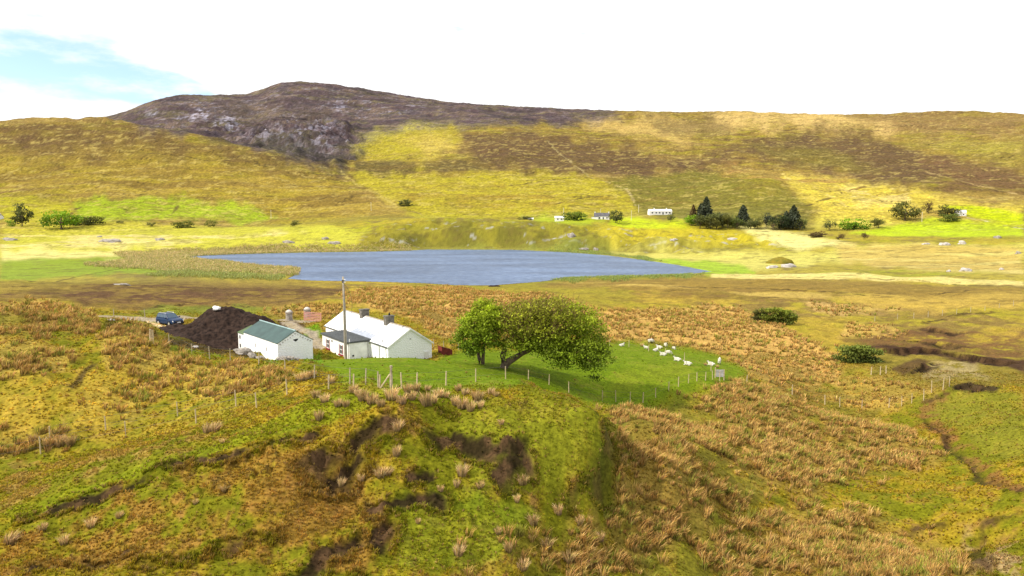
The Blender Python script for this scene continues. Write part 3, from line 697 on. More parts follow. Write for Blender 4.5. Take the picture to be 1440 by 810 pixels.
def water_mat():
    m, nt, b, N, L = nodes('lake_water')
    tc = N('ShaderNodeTexCoord'); mp = N('ShaderNodeMapping'); mp.inputs['Scale'].default_value = (.16, .30, 1)
    L(tc.outputs['Object'], mp.inputs['Vector'])
    no = N('ShaderNodeTexNoise'); no.inputs['Scale'].default_value = 1.6; no.inputs['Detail'].default_value = 8; no.inputs['Roughness'].default_value = .75
    L(mp.outputs[0], no.inputs['Vector'])
    bp = N('ShaderNodeBump'); bp.inputs['Strength'].default_value = .5; bp.inputs['Distance'].default_value = .25
    L(no.outputs['Fac'], bp.inputs['Height']); L(bp.outputs[0], b.inputs['Normal'])
    mx = N('ShaderNodeMix'); mx.data_type = 'RGBA'; mx.inputs[6].default_value = (.050,.084,.16,1); mx.inputs[7].default_value = (.165,.225,.34,1)  # blue of the reflected sky put into the base colour
    mr = N('ShaderNodeMapRange'); mr.inputs[1].default_value = .36; mr.inputs[2].default_value = .64
    ws = N('ShaderNodeTexNoise'); ws.inputs['Scale'].default_value = 1.0; ws.inputs['Detail'].default_value = 5
    mp2 = N('ShaderNodeMapping'); mp2.inputs['Scale'].default_value = (.018, .042, 1); mp2.inputs['Rotation'].default_value = (0, 0, .12)
    L(tc.outputs['Object'], mp2.inputs['Vector']); L(mp2.outputs[0], ws.inputs['Vector'])
    wr = N('ShaderNodeMapRange'); wr.inputs[1].default_value = .35; wr.inputs[2].default_value = .68; wr.inputs[3].default_value = .82; wr.inputs[4].default_value = 1.35
    L(ws.outputs['Fac'], wr.inputs[0])
    vs = N('ShaderNodeVectorMath'); vs.operation = 'SCALE'
    L(no.outputs['Fac'], mr.inputs[0]); L(mr.outputs[0], mx.inputs[0]); L(mx.outputs[2], vs.inputs[0]); L(wr.outputs[0], vs.inputs['Scale']); L(vs.outputs[0], b.inputs['Base Color'])
    b.inputs['Roughness'].default_value = .38; b.inputs['Specular IOR Level'].default_value = .22; b.inputs['IOR'].default_value = 1.2
    return m
M['water'] = water_mat()

# ------------------------------------------------------------------ ground, hills, lake
kspl = int(np.searchsorted(VV, math.log(655.0)))
GV = np.stack([GX, GY, GZ], -1)
def strip(name, i0, i1, m, step=1):
    V = GV[i0:i1].reshape(-1, 3); Cc = C[i0:i1].reshape(-1, 3)
    nr = i1 - i0
    a = (np.arange(nr - 1)[:, None] * NT + np.arange(NT - 1)[None, :]).ravel()
    f = np.stack([a, a + 1, a + NT + 1, a + NT], 1)
    return link(name, np_mesh(name, V, f, Cc), m)
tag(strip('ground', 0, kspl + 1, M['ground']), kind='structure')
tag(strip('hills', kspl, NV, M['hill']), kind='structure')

cen = LAKE.mean(0)
bm = bmesh.new()
ex = []
for i in range(len(LAKE)):
    a, b, c = LAKE[i - 1], LAKE[i], LAKE[(i + 1) % len(LAKE)]
    t = (c - a); t = t / (np.hypot(*t) + 1e-9); nrm = np.array([t[1], -t[0]])
    p1 = b + nrm * 3.0
    if poly_sd(np.array([p1[0]]), np.array([p1[1]]), LAKE)[0] > 0: p1 = b - nrm * 3.0
    ex.append(bm.verts.new((p1[0], p1[1], 0.0)))
eds = [bm.edges.new((ex[i], ex[(i + 1) % len(ex)])) for i in range(len(ex))]
bmesh.ops.triangle_fill(bm, edges=eds, use_beauty=True)
for f in bm.faces:
    if f.normal.z < 0: f.normal_flip()
me = bpy.data.meshes.new('water'); bm.to_mesh(me); bm.free()
tag(link('water', me, M['water']), kind='structure')
# ------------------------------------------------------------------ foliage helpers
class MB:
    def __init__(s): s.v = []; s.f = []; s.mi = []; s.c = []
    def add(s, V, Fc, mi=0):
        b = len(s.v); s.v += [tuple(p) for p in V]; s.f += [tuple(i + b for i in f) for f in Fc]; s.mi += [mi] * len(Fc)
    def box(s, x0, x1, y0, y1, z0, z1, mi=0):
        s.add([(x0,y0,z0),(x1,y0,z0),(x1,y1,z0),(x0,y1,z0),(x0,y0,z1),(x1,y0,z1),(x1,y1,z1),(x0,y1,z1)],
              [(3,2,1,0),(4,5,6,7),(0,1,5,4),(1,2,6,5),(2,3,7,6),(3,0,4,7)], mi)
    def hexa(s, a, b, mi=0):
        """prism between two quads of four points each"""
        s.add(list(a) + list(b), [(3,2,1,0),(4,5,6,7),(0,1,5,4),(1,2,6,5),(2,3,7,6),(3,0,4,7)], mi)
    def tube(s, pts, rad, n=6, mi=0, cap=True):
        pts = [Vector(p) for p in pts]; rings = []; b = len(s.v)
        for i, p in enumerate(pts):
            d = (pts[min(i + 1, len(pts) - 1)] - pts[max(i - 1, 0)])
            d = d.normalized() if d.length > 1e-9 else Vector((0, 0, 1))
            u = d.cross(Vector((0, 0, 1)));
            if u.length < .01: u = Vector((1, 0, 0))
            u.normalize(); w_ = d.cross(u); r = rad[i] if hasattr(rad, '__len__') else rad
            for k in range(n):
                a = 2 * PI * k / n; s.v.append(tuple(p + (u * math.cos(a) + w_ * math.sin(a)) * r))
        for i in range(len(pts) - 1):
            for k in range(n):
                k2 = (k + 1) % n
                s.f.append((b + i * n + k, b + i * n + k2, b + (i + 1) * n + k2, b + (i + 1) * n + k)); s.mi.append(mi)
        if cap:
            s.f.append(tuple(b + k for k in reversed(range(n)))); s.f.append(tuple(b + (len(pts) - 1) * n + k for k in range(n))); s.mi += [mi, mi]
    def mesh(s, name, smooth=False):
        me = bpy.data.meshes.new(name); me.from_pydata(s.v, [], s.f); me.update()
        if any(s.mi): me.polygons.foreach_set('material_index', s.mi)
        if smooth: me.polygons.foreach_set('use_smooth', [True] * len(me.polygons))
        return me
    def build(s, name, m, parent=None, smooth=False, bevel=0, loc=None):
        o = link(name, s.mesh(name, smooth), None, parent, loc)
        for q in (m if isinstance(m, (list, tuple)) else [m]): o.data.materials.append(q)
        if bevel:
            md = o.modifiers.new('bevel', 'BEVEL'); md.width = bevel; md.segments = 2; md.limit_method = 'ANGLE'
        return o

def leaf_mesh(name, Pts, size, cols, rng, up=.35, aspect=.75):
    """one quad leaf spray per point, random tilt"""
    n = len(Pts)
    nr = rng.normal(size=(n, 3)); nr[:, 2] += up; nr /= np.linalg.norm(nr, axis=1, keepdims=True)
    a = np.cross(nr, rng.normal(size=(n, 3))); a /= np.linalg.norm(a, axis=1, keepdims=True) + 1e-9
    b = np.cross(nr, a)
    sz = np.asarray(size) * rng.uniform(.6, 1.35, n)
    a *= sz[:, None]; b *= (sz * aspect)[:, None]
    V = np.stack([Pts - a * .5, Pts + b * .45 - a * .05, Pts + a * .55, Pts - b * .45 + a * .05], 1).reshape(-1, 3)
    f = np.arange(n * 4).reshape(n, 4)
    return np_mesh(name, V, f, np.repeat(cols, 4, 0), smooth=False)

def blades(P0, h, wd, lean, rng, ctip, cbase, nb):
    """nb blades per tuft; P0 (n,3) tuft feet, h (n,), lean (2,)"""
    n = len(P0); N_ = n * nb
    P = np.repeat(P0, nb, 0); H = np.repeat(h, nb) * rng.uniform(.55, 1.1, N_); Wd = np.repeat(wd, nb) if hasattr(wd, '__len__') else np.full(N_, wd)
    ang = rng.uniform(0, 2 * PI, N_); rr = np.sqrt(rng.uniform(0, 1, N_)) * np.repeat(h, nb) * .30
    P = P + np.stack([np.cos(ang) * rr, np.sin(ang) * rr, np.zeros(N_)], 1)
    sp = rng.uniform(.15, .75, N_)
    lj = np.repeat(rng.normal(size=(n, 2)) * .16, nb, 0)
    dx = np.cos(ang) * sp * .75 + lean[0] + lj[:, 0]; dy = np.sin(ang) * sp * .75 + lean[1] + lj[:, 1]
    mid = P + np.stack([dx * H * .35, dy * H * .35, H * .6], 1)
    tip = P + np.stack([dx * H * .95, dy * H * .95, H * (1 - .25 * sp)], 1)
    sa = rng.uniform(0, PI, N_); sx = np.stack([np.cos(sa), np.sin(sa), np.zeros(N_)], 1) * Wd[:, None] * .5
    V = np.stack([P - sx, P + sx, mid + sx * .85, mid - sx * .85, tip], 1).reshape(-1, 3)
    o = np.arange(N_)[:, None] * 5
    tri = np.concatenate([o + [0, 1, 2], o + [0, 2, 3], o + [3, 2, 4]], 0)
    ct = np.repeat(ctip, nb, 0) * rng.uniform(.5, 1.4, (N_, 1)) * (1 + rng.normal(size=(N_, 3)) * np.array([.05, .10, .16])); cb = np.repeat(cbase, nb, 0) * rng.uniform(.7, 1.2, (N_, 1))
    Cc = np.stack([cb, cb, ct * .8, ct * .8, ct * 1.1], 1).reshape(-1, 3)
    return V, tri, Cc

def sample_grid(dens, n, rng):
    """n points drawn on the ground with probability density*area"""
    wgt = (dens[:-1, :-1] * (R[:-1, :-1] ** 2)).ravel(); cs = np.cumsum(wgt)
    idx = np.searchsorted(cs, rng.uniform(0, cs[-1], n))
    i, j = np.divmod(idx, NT - 1)
    v = VV[i] + rng.uniform(0, 1, n) * (VV[1] - VV[0]); t = TH[j] + rng.uniform(0, 1, n) * (TH[1] - TH[0])
    z = bil(GZ, T0, T1, V0, V1, t, v); r = np.exp(v)
    return np.stack([r * np.sin(t), r * np.cos(t), z], 1), i, j

LEAN = (.22, .02)
def tuft_cols(n, rng, j=1.0):
    k = rng.uniform(0, 1, (n, 1))
    tip = c3(.74,.49,.155) * (1 - k) + c3(.48,.27,.07) * k
    g = rng.uniform(0, 1, (n, 1)) < .22
    tip = np.where(g, c3(.34,.34,.05), tip) * rng.uniform(.75, 1.2, (n, 1))
    base = c3(.25,.17,.05) * (1 - k) + c3(.15,.12,.03) * k
    return tip, base
parts_v, parts_f, parts_c = [], [], []
def add_tufts(dens, n, nb, h0, h1, wd, rng):
    P0, i, j = sample_grid(dens, n, rng)
    h = rng.uniform(h0, h1, n); P0[:, 2] -= .05
    t, b = tuft_cols(n, rng)
    V, f, Cc = blades(P0, h, wd, LEAN, rng, t, b, nb)
    off = sum(len(x) for x in parts_v)
    parts_v.append(V); parts_f.append(f + off); parts_c.append(Cc)
track_gap = 1 - np.maximum(track, lawn * .98)
rd = rush * track_gap * (peat < .3)
inview = (np.abs(TT) < .66)
add_tufts(rd * (R < 62) * inview, 2600, 34, .3, .9, .04, RNG)
add_tufts(rd * ((R >= 62) & (R < 100)) * inview, 5600, 22, .3, .95, .055, RNG)
add_tufts(rd * (R >= 100) * inview, 10500, 10, .35, 1.0, .11, RNG)
tag(link('rushes', np_mesh('rushes', np.concatenate(parts_v), np.concatenate(parts_f), np.concatenate(parts_c), False), M['rush']), 'tan dried rushes covering the boggy ground around the lawn', 'rushes', kind='stuff')

# short rough grass: breaks up the turf near the viewpoint
parts_v, parts_f, parts_c = [], [], []
def add_grass(dens, n, nb, h0, h1, wd, rng, mul=1.0):
    P0, i, j = sample_grid(dens, n, rng)
    col = C[i, j] * rng.uniform(.7, 1.35, (n, 1)) * mul
    k = rng.uniform(0, 1, (n, 1)) < .22
    tip = np.where(k, c3(.46,.31,.09) * rng.uniform(.6, 1.2, (n, 1)), col * 1.5 + c3(.03, .025, 0))
    V, f, Cc = blades(P0, rng.uniform(h0, h1, n), wd, (.1, 0), rng, tip, col * 1.15, nb)
    off = sum(len(x) for x in parts_v)
    parts_v.append(V); parts_f.append(f + off); parts_c.append(Cc)
gd = (1 - .97 * lawn) * (1 - track) * (1 - .8 * sstep(.05, .4, peat)) * inview * (.25 + .75 * sstep(.4, .6, m1 * .5 + m2 * .5))
add_grass(gd * (R < 60), 62000, 6, .05, .20, .05, RNG, 1.3)
add_grass(gd * ((R >= 60) & (R < 130)), 42000, 5, .07, .24, .10, RNG, 1.3)
lip = gd * ((peat > .02) & (peat < .35)) * (R < 62)
add_grass(lip, 7000, 9, .12, .34, .05, RNG, 1.2)
tag(link('grass', np_mesh('grass', np.concatenate(parts_v), np.concatenate(parts_f), np.concatenate(parts_c), False), M['grass']), 'rough yellow green grass over the knoll and slopes', 'grass', kind='stuff')

# reeds standing along the lake
parts_v, parts_f, parts_c = [], [], []
def reeds(pts, n, h, seed, ctop, grid=None):
    d = zone(pts, 2, 3, seed) * (lake_sd < 2.5)
    P0, i, j = sample_grid(d + 1e-12, n, RNG); P0[:, 2] = np.maximum(P0[:, 2], -.1)
    tip = 1.6 * (c3(*ctop) + c3(0, .03, .05)) * RNG.uniform(.7, 1.25, (n, 1)); tip = np.where(RNG.uniform(0, 1, (n, 1)) < .35, c3(.42,.42,.11), tip); base = c3(.36,.36,.08) * RNG.uniform(.7, 1.2, (n, 1))
    V, f, Cc = blades(P0, np.full(n, h) * RNG.uniform(.5, 1.1, n), .13, (.1, 0), RNG, tip, base, 5)
    off = sum(len(x) for x in parts_v)
    parts_v.append(V); parts_f.append(f + off); parts_c.append(Cc)
reeds([(160,356),(260,350),(360,347),(480,347),(575,348),(576,354),(480,356),(360,358),(262,362),(180,366)], 14000, 1.5, 1, (.48,.34,.13))
reeds([(120,372),(200,364),(275,364),(330,370),(400,376),(425,380),(418,388),(380,388),(300,382),(220,380)], 14000, 1.3, 2, (.46,.33,.12))
reeds([(250,380),(400,390),(380,394),(200,388)], 3500, 1.2, 3, (.27,.27,.05))
reeds([(720,396),(800,390.5),(860,388),(960,386),(990,384),(985,388),(900,391),(800,395)], 3000, .7, 4, (.20,.24,.03))
reeds([(770,353),(860,359),(930,368),(900,362),(830,354)], 2500, .8, 5, (.20,.24,.03))
tag(link('reeds', np_mesh('reeds', np.concatenate(parts_v), np.concatenate(parts_f), np.concatenate(parts_c), False), M['rush']), 'pale tan reeds standing along the lake shore', 'reeds', kind='stuff')

# ------------------------------------------------------------------ single rush tussocks one can count
def tussock_mesh(k, nb, spread=1.0):
    rng = np.random.default_rng(100 + k)
    t, b = tuft_cols(1, rng); t = c3(.66,.46,.20)[None] * (.9 + .15 * (k % 3)); b = c3(.20,.14,.055)[None]
    V, f, Cc = blades(np.zeros((1, 3)), np.array([1.0]), .045, (.16, 0), rng, t, b, nb)
    return np_mesh('rush_tussock', V, f, Cc, False)
TUS = [tussock_mesh(k, 150) for k in range(5)]
for me in TUS: me.materials.append(M['rush'])
def tussocks(lst, label, group):
    for a, b, h in lst:
        p = G(a, b); D = p.y
        o = link('rush_tussock', TUS[random.randrange(5)], loc=(p.x, p.y, p.z - .06), rz=random.uniform(-.6, .6))
        s = h / F * D * .92; w_ = random.uniform(.8, 1.3)
        o.scale = (s * w_, s * w_, s)
        tag(o, label, 'rush tussock', group)
tussocks([(466,539,14),(445,559,15),(457,565,15),(475,571,15),(487,571,13),(449,590,19),(497,552,16),(511,563,22),(523,567,19),(551,562,24),(565,567,18),(573,551,16),(585,549,15),(600,569,24),(601,549,11),(617,558,16),(627,559,12),(644,549,13),(654,555,12),(640,569,18),(650,573,20),(662,577,18),(672,563,20),(676,573,14),(690,554,12),(697,557,10),(536,571,14),(579,561,16),(609,566,15),(503,556,13)],
         'tan rush tussock among the fence posts along the brow of the green knoll', 'tussocks on the knoll brow')
tussocks([(560,605,20),(558,640,19),(535,670,18),(545,668,16),(508,677,16),(480,683,15),(650,668,19),(642,684,14),(675,686,14),(735,680,18),(727,705,14),(620,690,12),(588,735,10),(705,596,10)],
         'tan rush tussock growing below the dark peat slips on the knoll face', 'tussocks between the peat slips')
tussocks([(645,780,18),(785,722,19),(750,737,20),(815,737,18),(700,750,13),(715,775,18),(770,770,20),(800,790,22),(735,800,20),(845,760,18)],
         'tan rush tussock at the foot of the knoll near the bottom edge', 'tussocks at the foot of the knoll')
tussocks([(292,609,18),(303,608,20),(313,623,9)], 'tan rush tussock alone on the short grass left of the knoll', 'tussocks on the left slope')
tussocks([(85,627,20),(70,628,18),(100,626,19),(48,622,16)], 'tan rush tussock clumped behind the leftmost fence post', 'tussocks by the leftmost post')
tussocks([(90,765,18),(60,745,14),(128,741,17),(168,727,12),(275,708,10),(316,690,12),(14,765,22)], 'tan rush tussock below the peat bank at the lower left', 'tussocks below the left bank')
tussocks([(422,535,15),(431,534,16),(439,531,15)], 'brown rush tussock in the dense clump left of the knoll brow posts', 'tussocks in the dense clump')
tussocks([(903,487,6),(992,514,6),(1009,517,6)], 'small brown rush tussock on the lawn among the resting sheep', 'tussocks among the sheep')

# ------------------------------------------------------------------ trees
def grow(root_pts, root_r, attract, rng, seg=.45, tipr=.012, wind=0.0, name_t='trunk'):
    """branch skeleton reaching every attractor; returns mesh builder and tip list"""
    nodes = [Vector(p) for p in root_pts]; par = [-1] + list(range(len(root_pts) - 1)); plen = [0.0]
    for i in range(1, len(nodes)): plen.append(plen[-1] + (nodes[i] - nodes[i - 1]).length)
    nroot = len(nodes)
    A_ = sorted(attract, key=lambda a: (Vector(a) - nodes[nroot - 1]).length)
    arr = np.array([tuple(p) for p in nodes]); pl = np.array(plen); ok = max(0, nroot - 3)
    for a in A_:
        d = np.linalg.norm(arr - np.array(a), axis=1) + .28 * pl
        d[:ok] = 1e9
        k = int(np.argmin(d)); p = nodes[k]; v = Vector(a) - p; n_ = max(1, int(v.length / seg)); last = k
        newp = []
        for i in range(1, n_ + 1):
            q = p + v * (i / n_)
            if i < n_: q += Vector((rng.normal() * .07, rng.normal() * .07, rng.normal() * .05 + .06 * math.sin(PI * i / n_) * v.length * .5))
            nodes.append(q); par.append(last); plen.append(plen[last] + v.length / n_); last = len(nodes) - 1; newp.append(tuple(q))
        arr = np.vstack([arr, np.array(newp)]); pl = np.array(plen)
    cnt = [0] * len(nodes); ch = [0] * len(nodes)
    for i in range(len(nodes) - 1, 0, -1):
        if ch[i] == 0: cnt[i] = 1
        cnt[par[i]] += cnt[i]; ch[par[i]] += 1
    rad = [tipr * (max(c, 1) ** .48) for c in cnt]
    for i in range(nroot): rad[i] = max(root_r[i], rad[i] * .8)
    big, small = MB(), MB()
    for i in range(nroot, len(nodes)):
        r1 = rad[i]; r0 = min(rad[par[i]], r1 * 1.8)
        tgt = big if r0 > .045 else small
        tgt.tube([nodes[par[i]], nodes[i]], [r0, r1], 5 if r0 > .06 else 3, cap=False)
    big.tube(root_pts, [max(root_r[i], 0.02) for i in range(nroot)], 9)
    return big, small

def in_ellipsoids(ells, n, rng, hollow=.0):
    vol = np.array([e[3] * e[4] * e[5] for e in ells]); k = rng.choice(len(ells), n, p=vol / vol.sum())
    d = rng.normal(size=(n, 3)); d /= np.linalg.norm(d, axis=1, keepdims=True); r = rng.uniform(hollow ** 3, 1, n) ** (1 / 3)
    E = np.array(ells)[k]
    return E[:, :3] + d * r[:, None] * E[:, 3:6], k

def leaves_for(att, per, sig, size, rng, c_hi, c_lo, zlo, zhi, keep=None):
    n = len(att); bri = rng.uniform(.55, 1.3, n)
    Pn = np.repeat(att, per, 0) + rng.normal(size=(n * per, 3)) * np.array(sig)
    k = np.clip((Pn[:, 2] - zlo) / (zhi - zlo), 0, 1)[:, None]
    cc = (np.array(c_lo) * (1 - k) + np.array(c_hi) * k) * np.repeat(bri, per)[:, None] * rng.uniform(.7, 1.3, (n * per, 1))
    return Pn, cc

D0 = 80.0
def pxe(px, py, rx, rz, ry, D=D0):
    c = P(px, py, D); s = D / F
    return (c.x, c.y, c.z, rx * s, ry, rz * s)

# upright tree with fresh yellow-green leaves
rng = np.random.default_rng(5)
b1 = GD(673, 80.0)
tr = thing('leafy_tree', 'upright tree with dense fresh yellow green leaves left of the windswept tree', 'tree', b1)
ell = [pxe(684,441,21,21,2.4), pxe(672,457,26,22,2.6), pxe(656,477,21,14,2.3), pxe(690,470,17,22,2.2), pxe(664,489,17,9,1.8), pxe(697,452,10,16,1.6)]
ell = [(e[0] - b1.x, e[1] - b1.y, e[2] - b1.z, e[3], e[4], e[5]) for e in ell]
att, _ = in_ellipsoids(ell, 250, rng, .45)
s_ = D0 / F
rootp = [(0, 0, -.4), (.02, 0, .5), (-.1, 0, 1.2), (-.25, .1, 1.9), (0, .1, 2.8), (.3, 0, 3.8), (.6, 0, 5.0)]
big, small = grow(rootp, [.26, .21, .18, .16, .14, .11, .07], att, rng)
big.tube([(.35, .3, -.4), (.42, .3, .8), (.5, .2, 1.7), (.55, .2, 2.8), (.5, .1, 3.9)], [.24, .19, .17, .13, .09], 8)
big.add(small.v, small.f, 1); big.build('trunk', [M['bark'], M['twig']], tr, True)
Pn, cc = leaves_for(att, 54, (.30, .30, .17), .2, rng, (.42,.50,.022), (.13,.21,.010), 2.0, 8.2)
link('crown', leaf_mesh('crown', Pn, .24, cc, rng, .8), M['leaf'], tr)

# old windswept tree, half in leaf
rng = np.random.default_rng(9)
b2 = GD(708, 80.0)
tr = thing('windswept_tree', 'wide windswept tree with bare brown twigs above and leaves trailing to the right', 'tree', b2)
ellA = [pxe(735,446,38,22,3.4), pxe(778,436,44,18,3.6), pxe(720,470,22,24,2.6), pxe(760,462,40,20,3.4)]      # bare side
ellB = [pxe(815,450,34,24,3.2), pxe(800,480,50,20,3.8), pxe(828,498,30,22,3.0), pxe(765,486,36,13,3.2), pxe(718,490,20,12,2.2), pxe(745,478,30,14,3.2), pxe(834,523,14,9,1.8), pxe(812,508,36,10,2.8), pxe(850,491,13,9,1.6), pxe(842,468,14,9,1.8), pxe(780,506,20,7,2.0)]
loc_ = lambda L_: [(e[0] - b2.x, e[1] - b2.y, e[2] - b2.z, e[3], e[4], e[5]) for e in L_]
attA, _ = in_ellipsoids(loc_(ellA), 640, rng, .1); attB, _ = in_ellipsoids(loc_(ellB), 300, rng, .3)
rootp = [(0, 0, -.5), (.1, 0, .25), (.55, 0, .7), (1.2, .1, 1.05), (2.0, .1, 1.55), (2.8, 0, 1.9), (3.8, -.1, 2.4)]
big, small = grow(rootp, [.55, .46, .42, .36, .28, .22, .15], np.vstack([attA, attB]), rng, tipr=.0125)
big.tube([(.05, 0, .2), (-.1, .1, 1.3), (.2, .2, 2.3), (.9, .3, 3.4), (1.9, .3, 4.4)], [.4, .34, .26, .18, .09], 7)
# fine upswept twigs on the bare side
tw = attA[rng.integers(0, len(attA), 2600)] + rng.normal(size=(2600, 3)) * .35
for p in tw:
    q = Vector(p); ln = rng.uniform(.35, .9)
    small.tube([q, q + Vector((rng.uniform(.1, .6), rng.normal() * .3, rng.uniform(.5, 1.0))) * ln], [.016, .007], 3, cap=False)
big.add(small.v, small.f, 1); big.build('trunk', [M['bark'], M['twig']], tr, True)
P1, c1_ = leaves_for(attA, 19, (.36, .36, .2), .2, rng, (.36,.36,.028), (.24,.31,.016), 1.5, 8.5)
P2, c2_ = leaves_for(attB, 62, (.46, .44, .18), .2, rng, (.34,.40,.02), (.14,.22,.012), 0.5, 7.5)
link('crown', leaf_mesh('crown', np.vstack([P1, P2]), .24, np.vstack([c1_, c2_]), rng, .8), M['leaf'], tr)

# distant trees and bushes
def far_tree(name, px, py, D, wpx, hpx, label, hi, lo, kind='round', n=900, group=None, seed=0, trunk=True, gz=True):
    rng = np.random.default_rng(200 + seed)
    p = GD(px, D) if gz else P(px, py, D)
    s = D / F; w_, h = wpx * s, hpx * s
    t = thing(name, label, 'tree' if 'tree' in name else 'bush', p, 0, group)
    if kind == 'conifer':
        z = rng.uniform(.08, 1, n) ** .9; ang = rng.uniform(0, 2 * PI, n); lay = (z * 9) % 1
        rr = (1 - z) ** .72 * (.75 + .35 * (1 - lay)) * np.sqrt(rng.uniform(.15, 1, n)) * w_ * .60 * (.65 + .7 * fbm(ang * 1.1 + seed * 3, z * 6 + seed, 3, seed + 5))
        Pn = np.stack([np.cos(ang) * rr, np.sin(ang) * rr, z * h - .15 * rr], 1); up = .3
    else:
        if kind == 'round': ells = [(0, 0, h * .58, w_ * .42, w_ * .42, h * .40), (-w_ * .2, 0, h * .45, w_ * .3, w_ * .3, h * .32), (w_ * .2, w_ * .1, h * .48, w_ * .3, w_ * .3, h * .34)]
        elif kind == 'low': ells = [(w_ * x, 0, h * .42, w_ * .2, w_ * .16, h * rng.uniform(.38, .58)) for x in (-.32, -.15, 0.03, .18, .33)]
        else: ells = [(rng.uniform(-.2, .2) * w_, rng.uniform(-.2, .2) * w_, h * rng.uniform(.4, .8), w_ * .28, w_ * .28, h * .2) for _ in range(6)]
        nc = 46; cs, _ = in_ellipsoids(ells, nc, rng, .55)
        k = rng.integers(0, nc, n); Pn = cs[k] + rng.normal(size=(n, 3)) * np.array([w_, w_, h * .8]) * .075; up = .6
        Pn[:, 2] = np.maximum(Pn[:, 2], .05 * h)
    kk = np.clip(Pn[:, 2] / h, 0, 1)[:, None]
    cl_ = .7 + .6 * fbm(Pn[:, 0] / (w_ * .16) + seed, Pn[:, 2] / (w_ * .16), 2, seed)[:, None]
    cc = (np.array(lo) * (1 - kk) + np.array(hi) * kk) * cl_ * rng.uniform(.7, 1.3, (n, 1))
    if trunk:
        mb = MB(); mb.tube([(0, 0, -1), (0, 0, h * .3), (w_ * .02, 0, h * .7)], [w_ * .04, w_ * .03, w_ * .012], 6)
        if kind != 'conifer':
            for a in range(4): mb.tube([(0, 0, h * .25), (math.cos(a * 1.6 + seed) * w_ * .22, math.sin(a * 1.6 + seed) * w_ * .22, h * .62)], [w_ * .022, w_ * .008], 4, cap=False)
        mb.build('trunk', M['bark'], t)
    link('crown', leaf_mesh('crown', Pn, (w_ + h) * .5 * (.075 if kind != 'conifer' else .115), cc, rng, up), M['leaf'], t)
    return t
DC = ((.085,.10,.055), (.045,.055,.036)); DG = ((.14,.155,.04), (.075,.085,.03)); BG = ((.26,.42,.016), (.09,.18,.010)); OG = ((.17,.17,.035), (.08,.08,.025)); BR = ((.18,.12,.045), (.09,.065,.03))
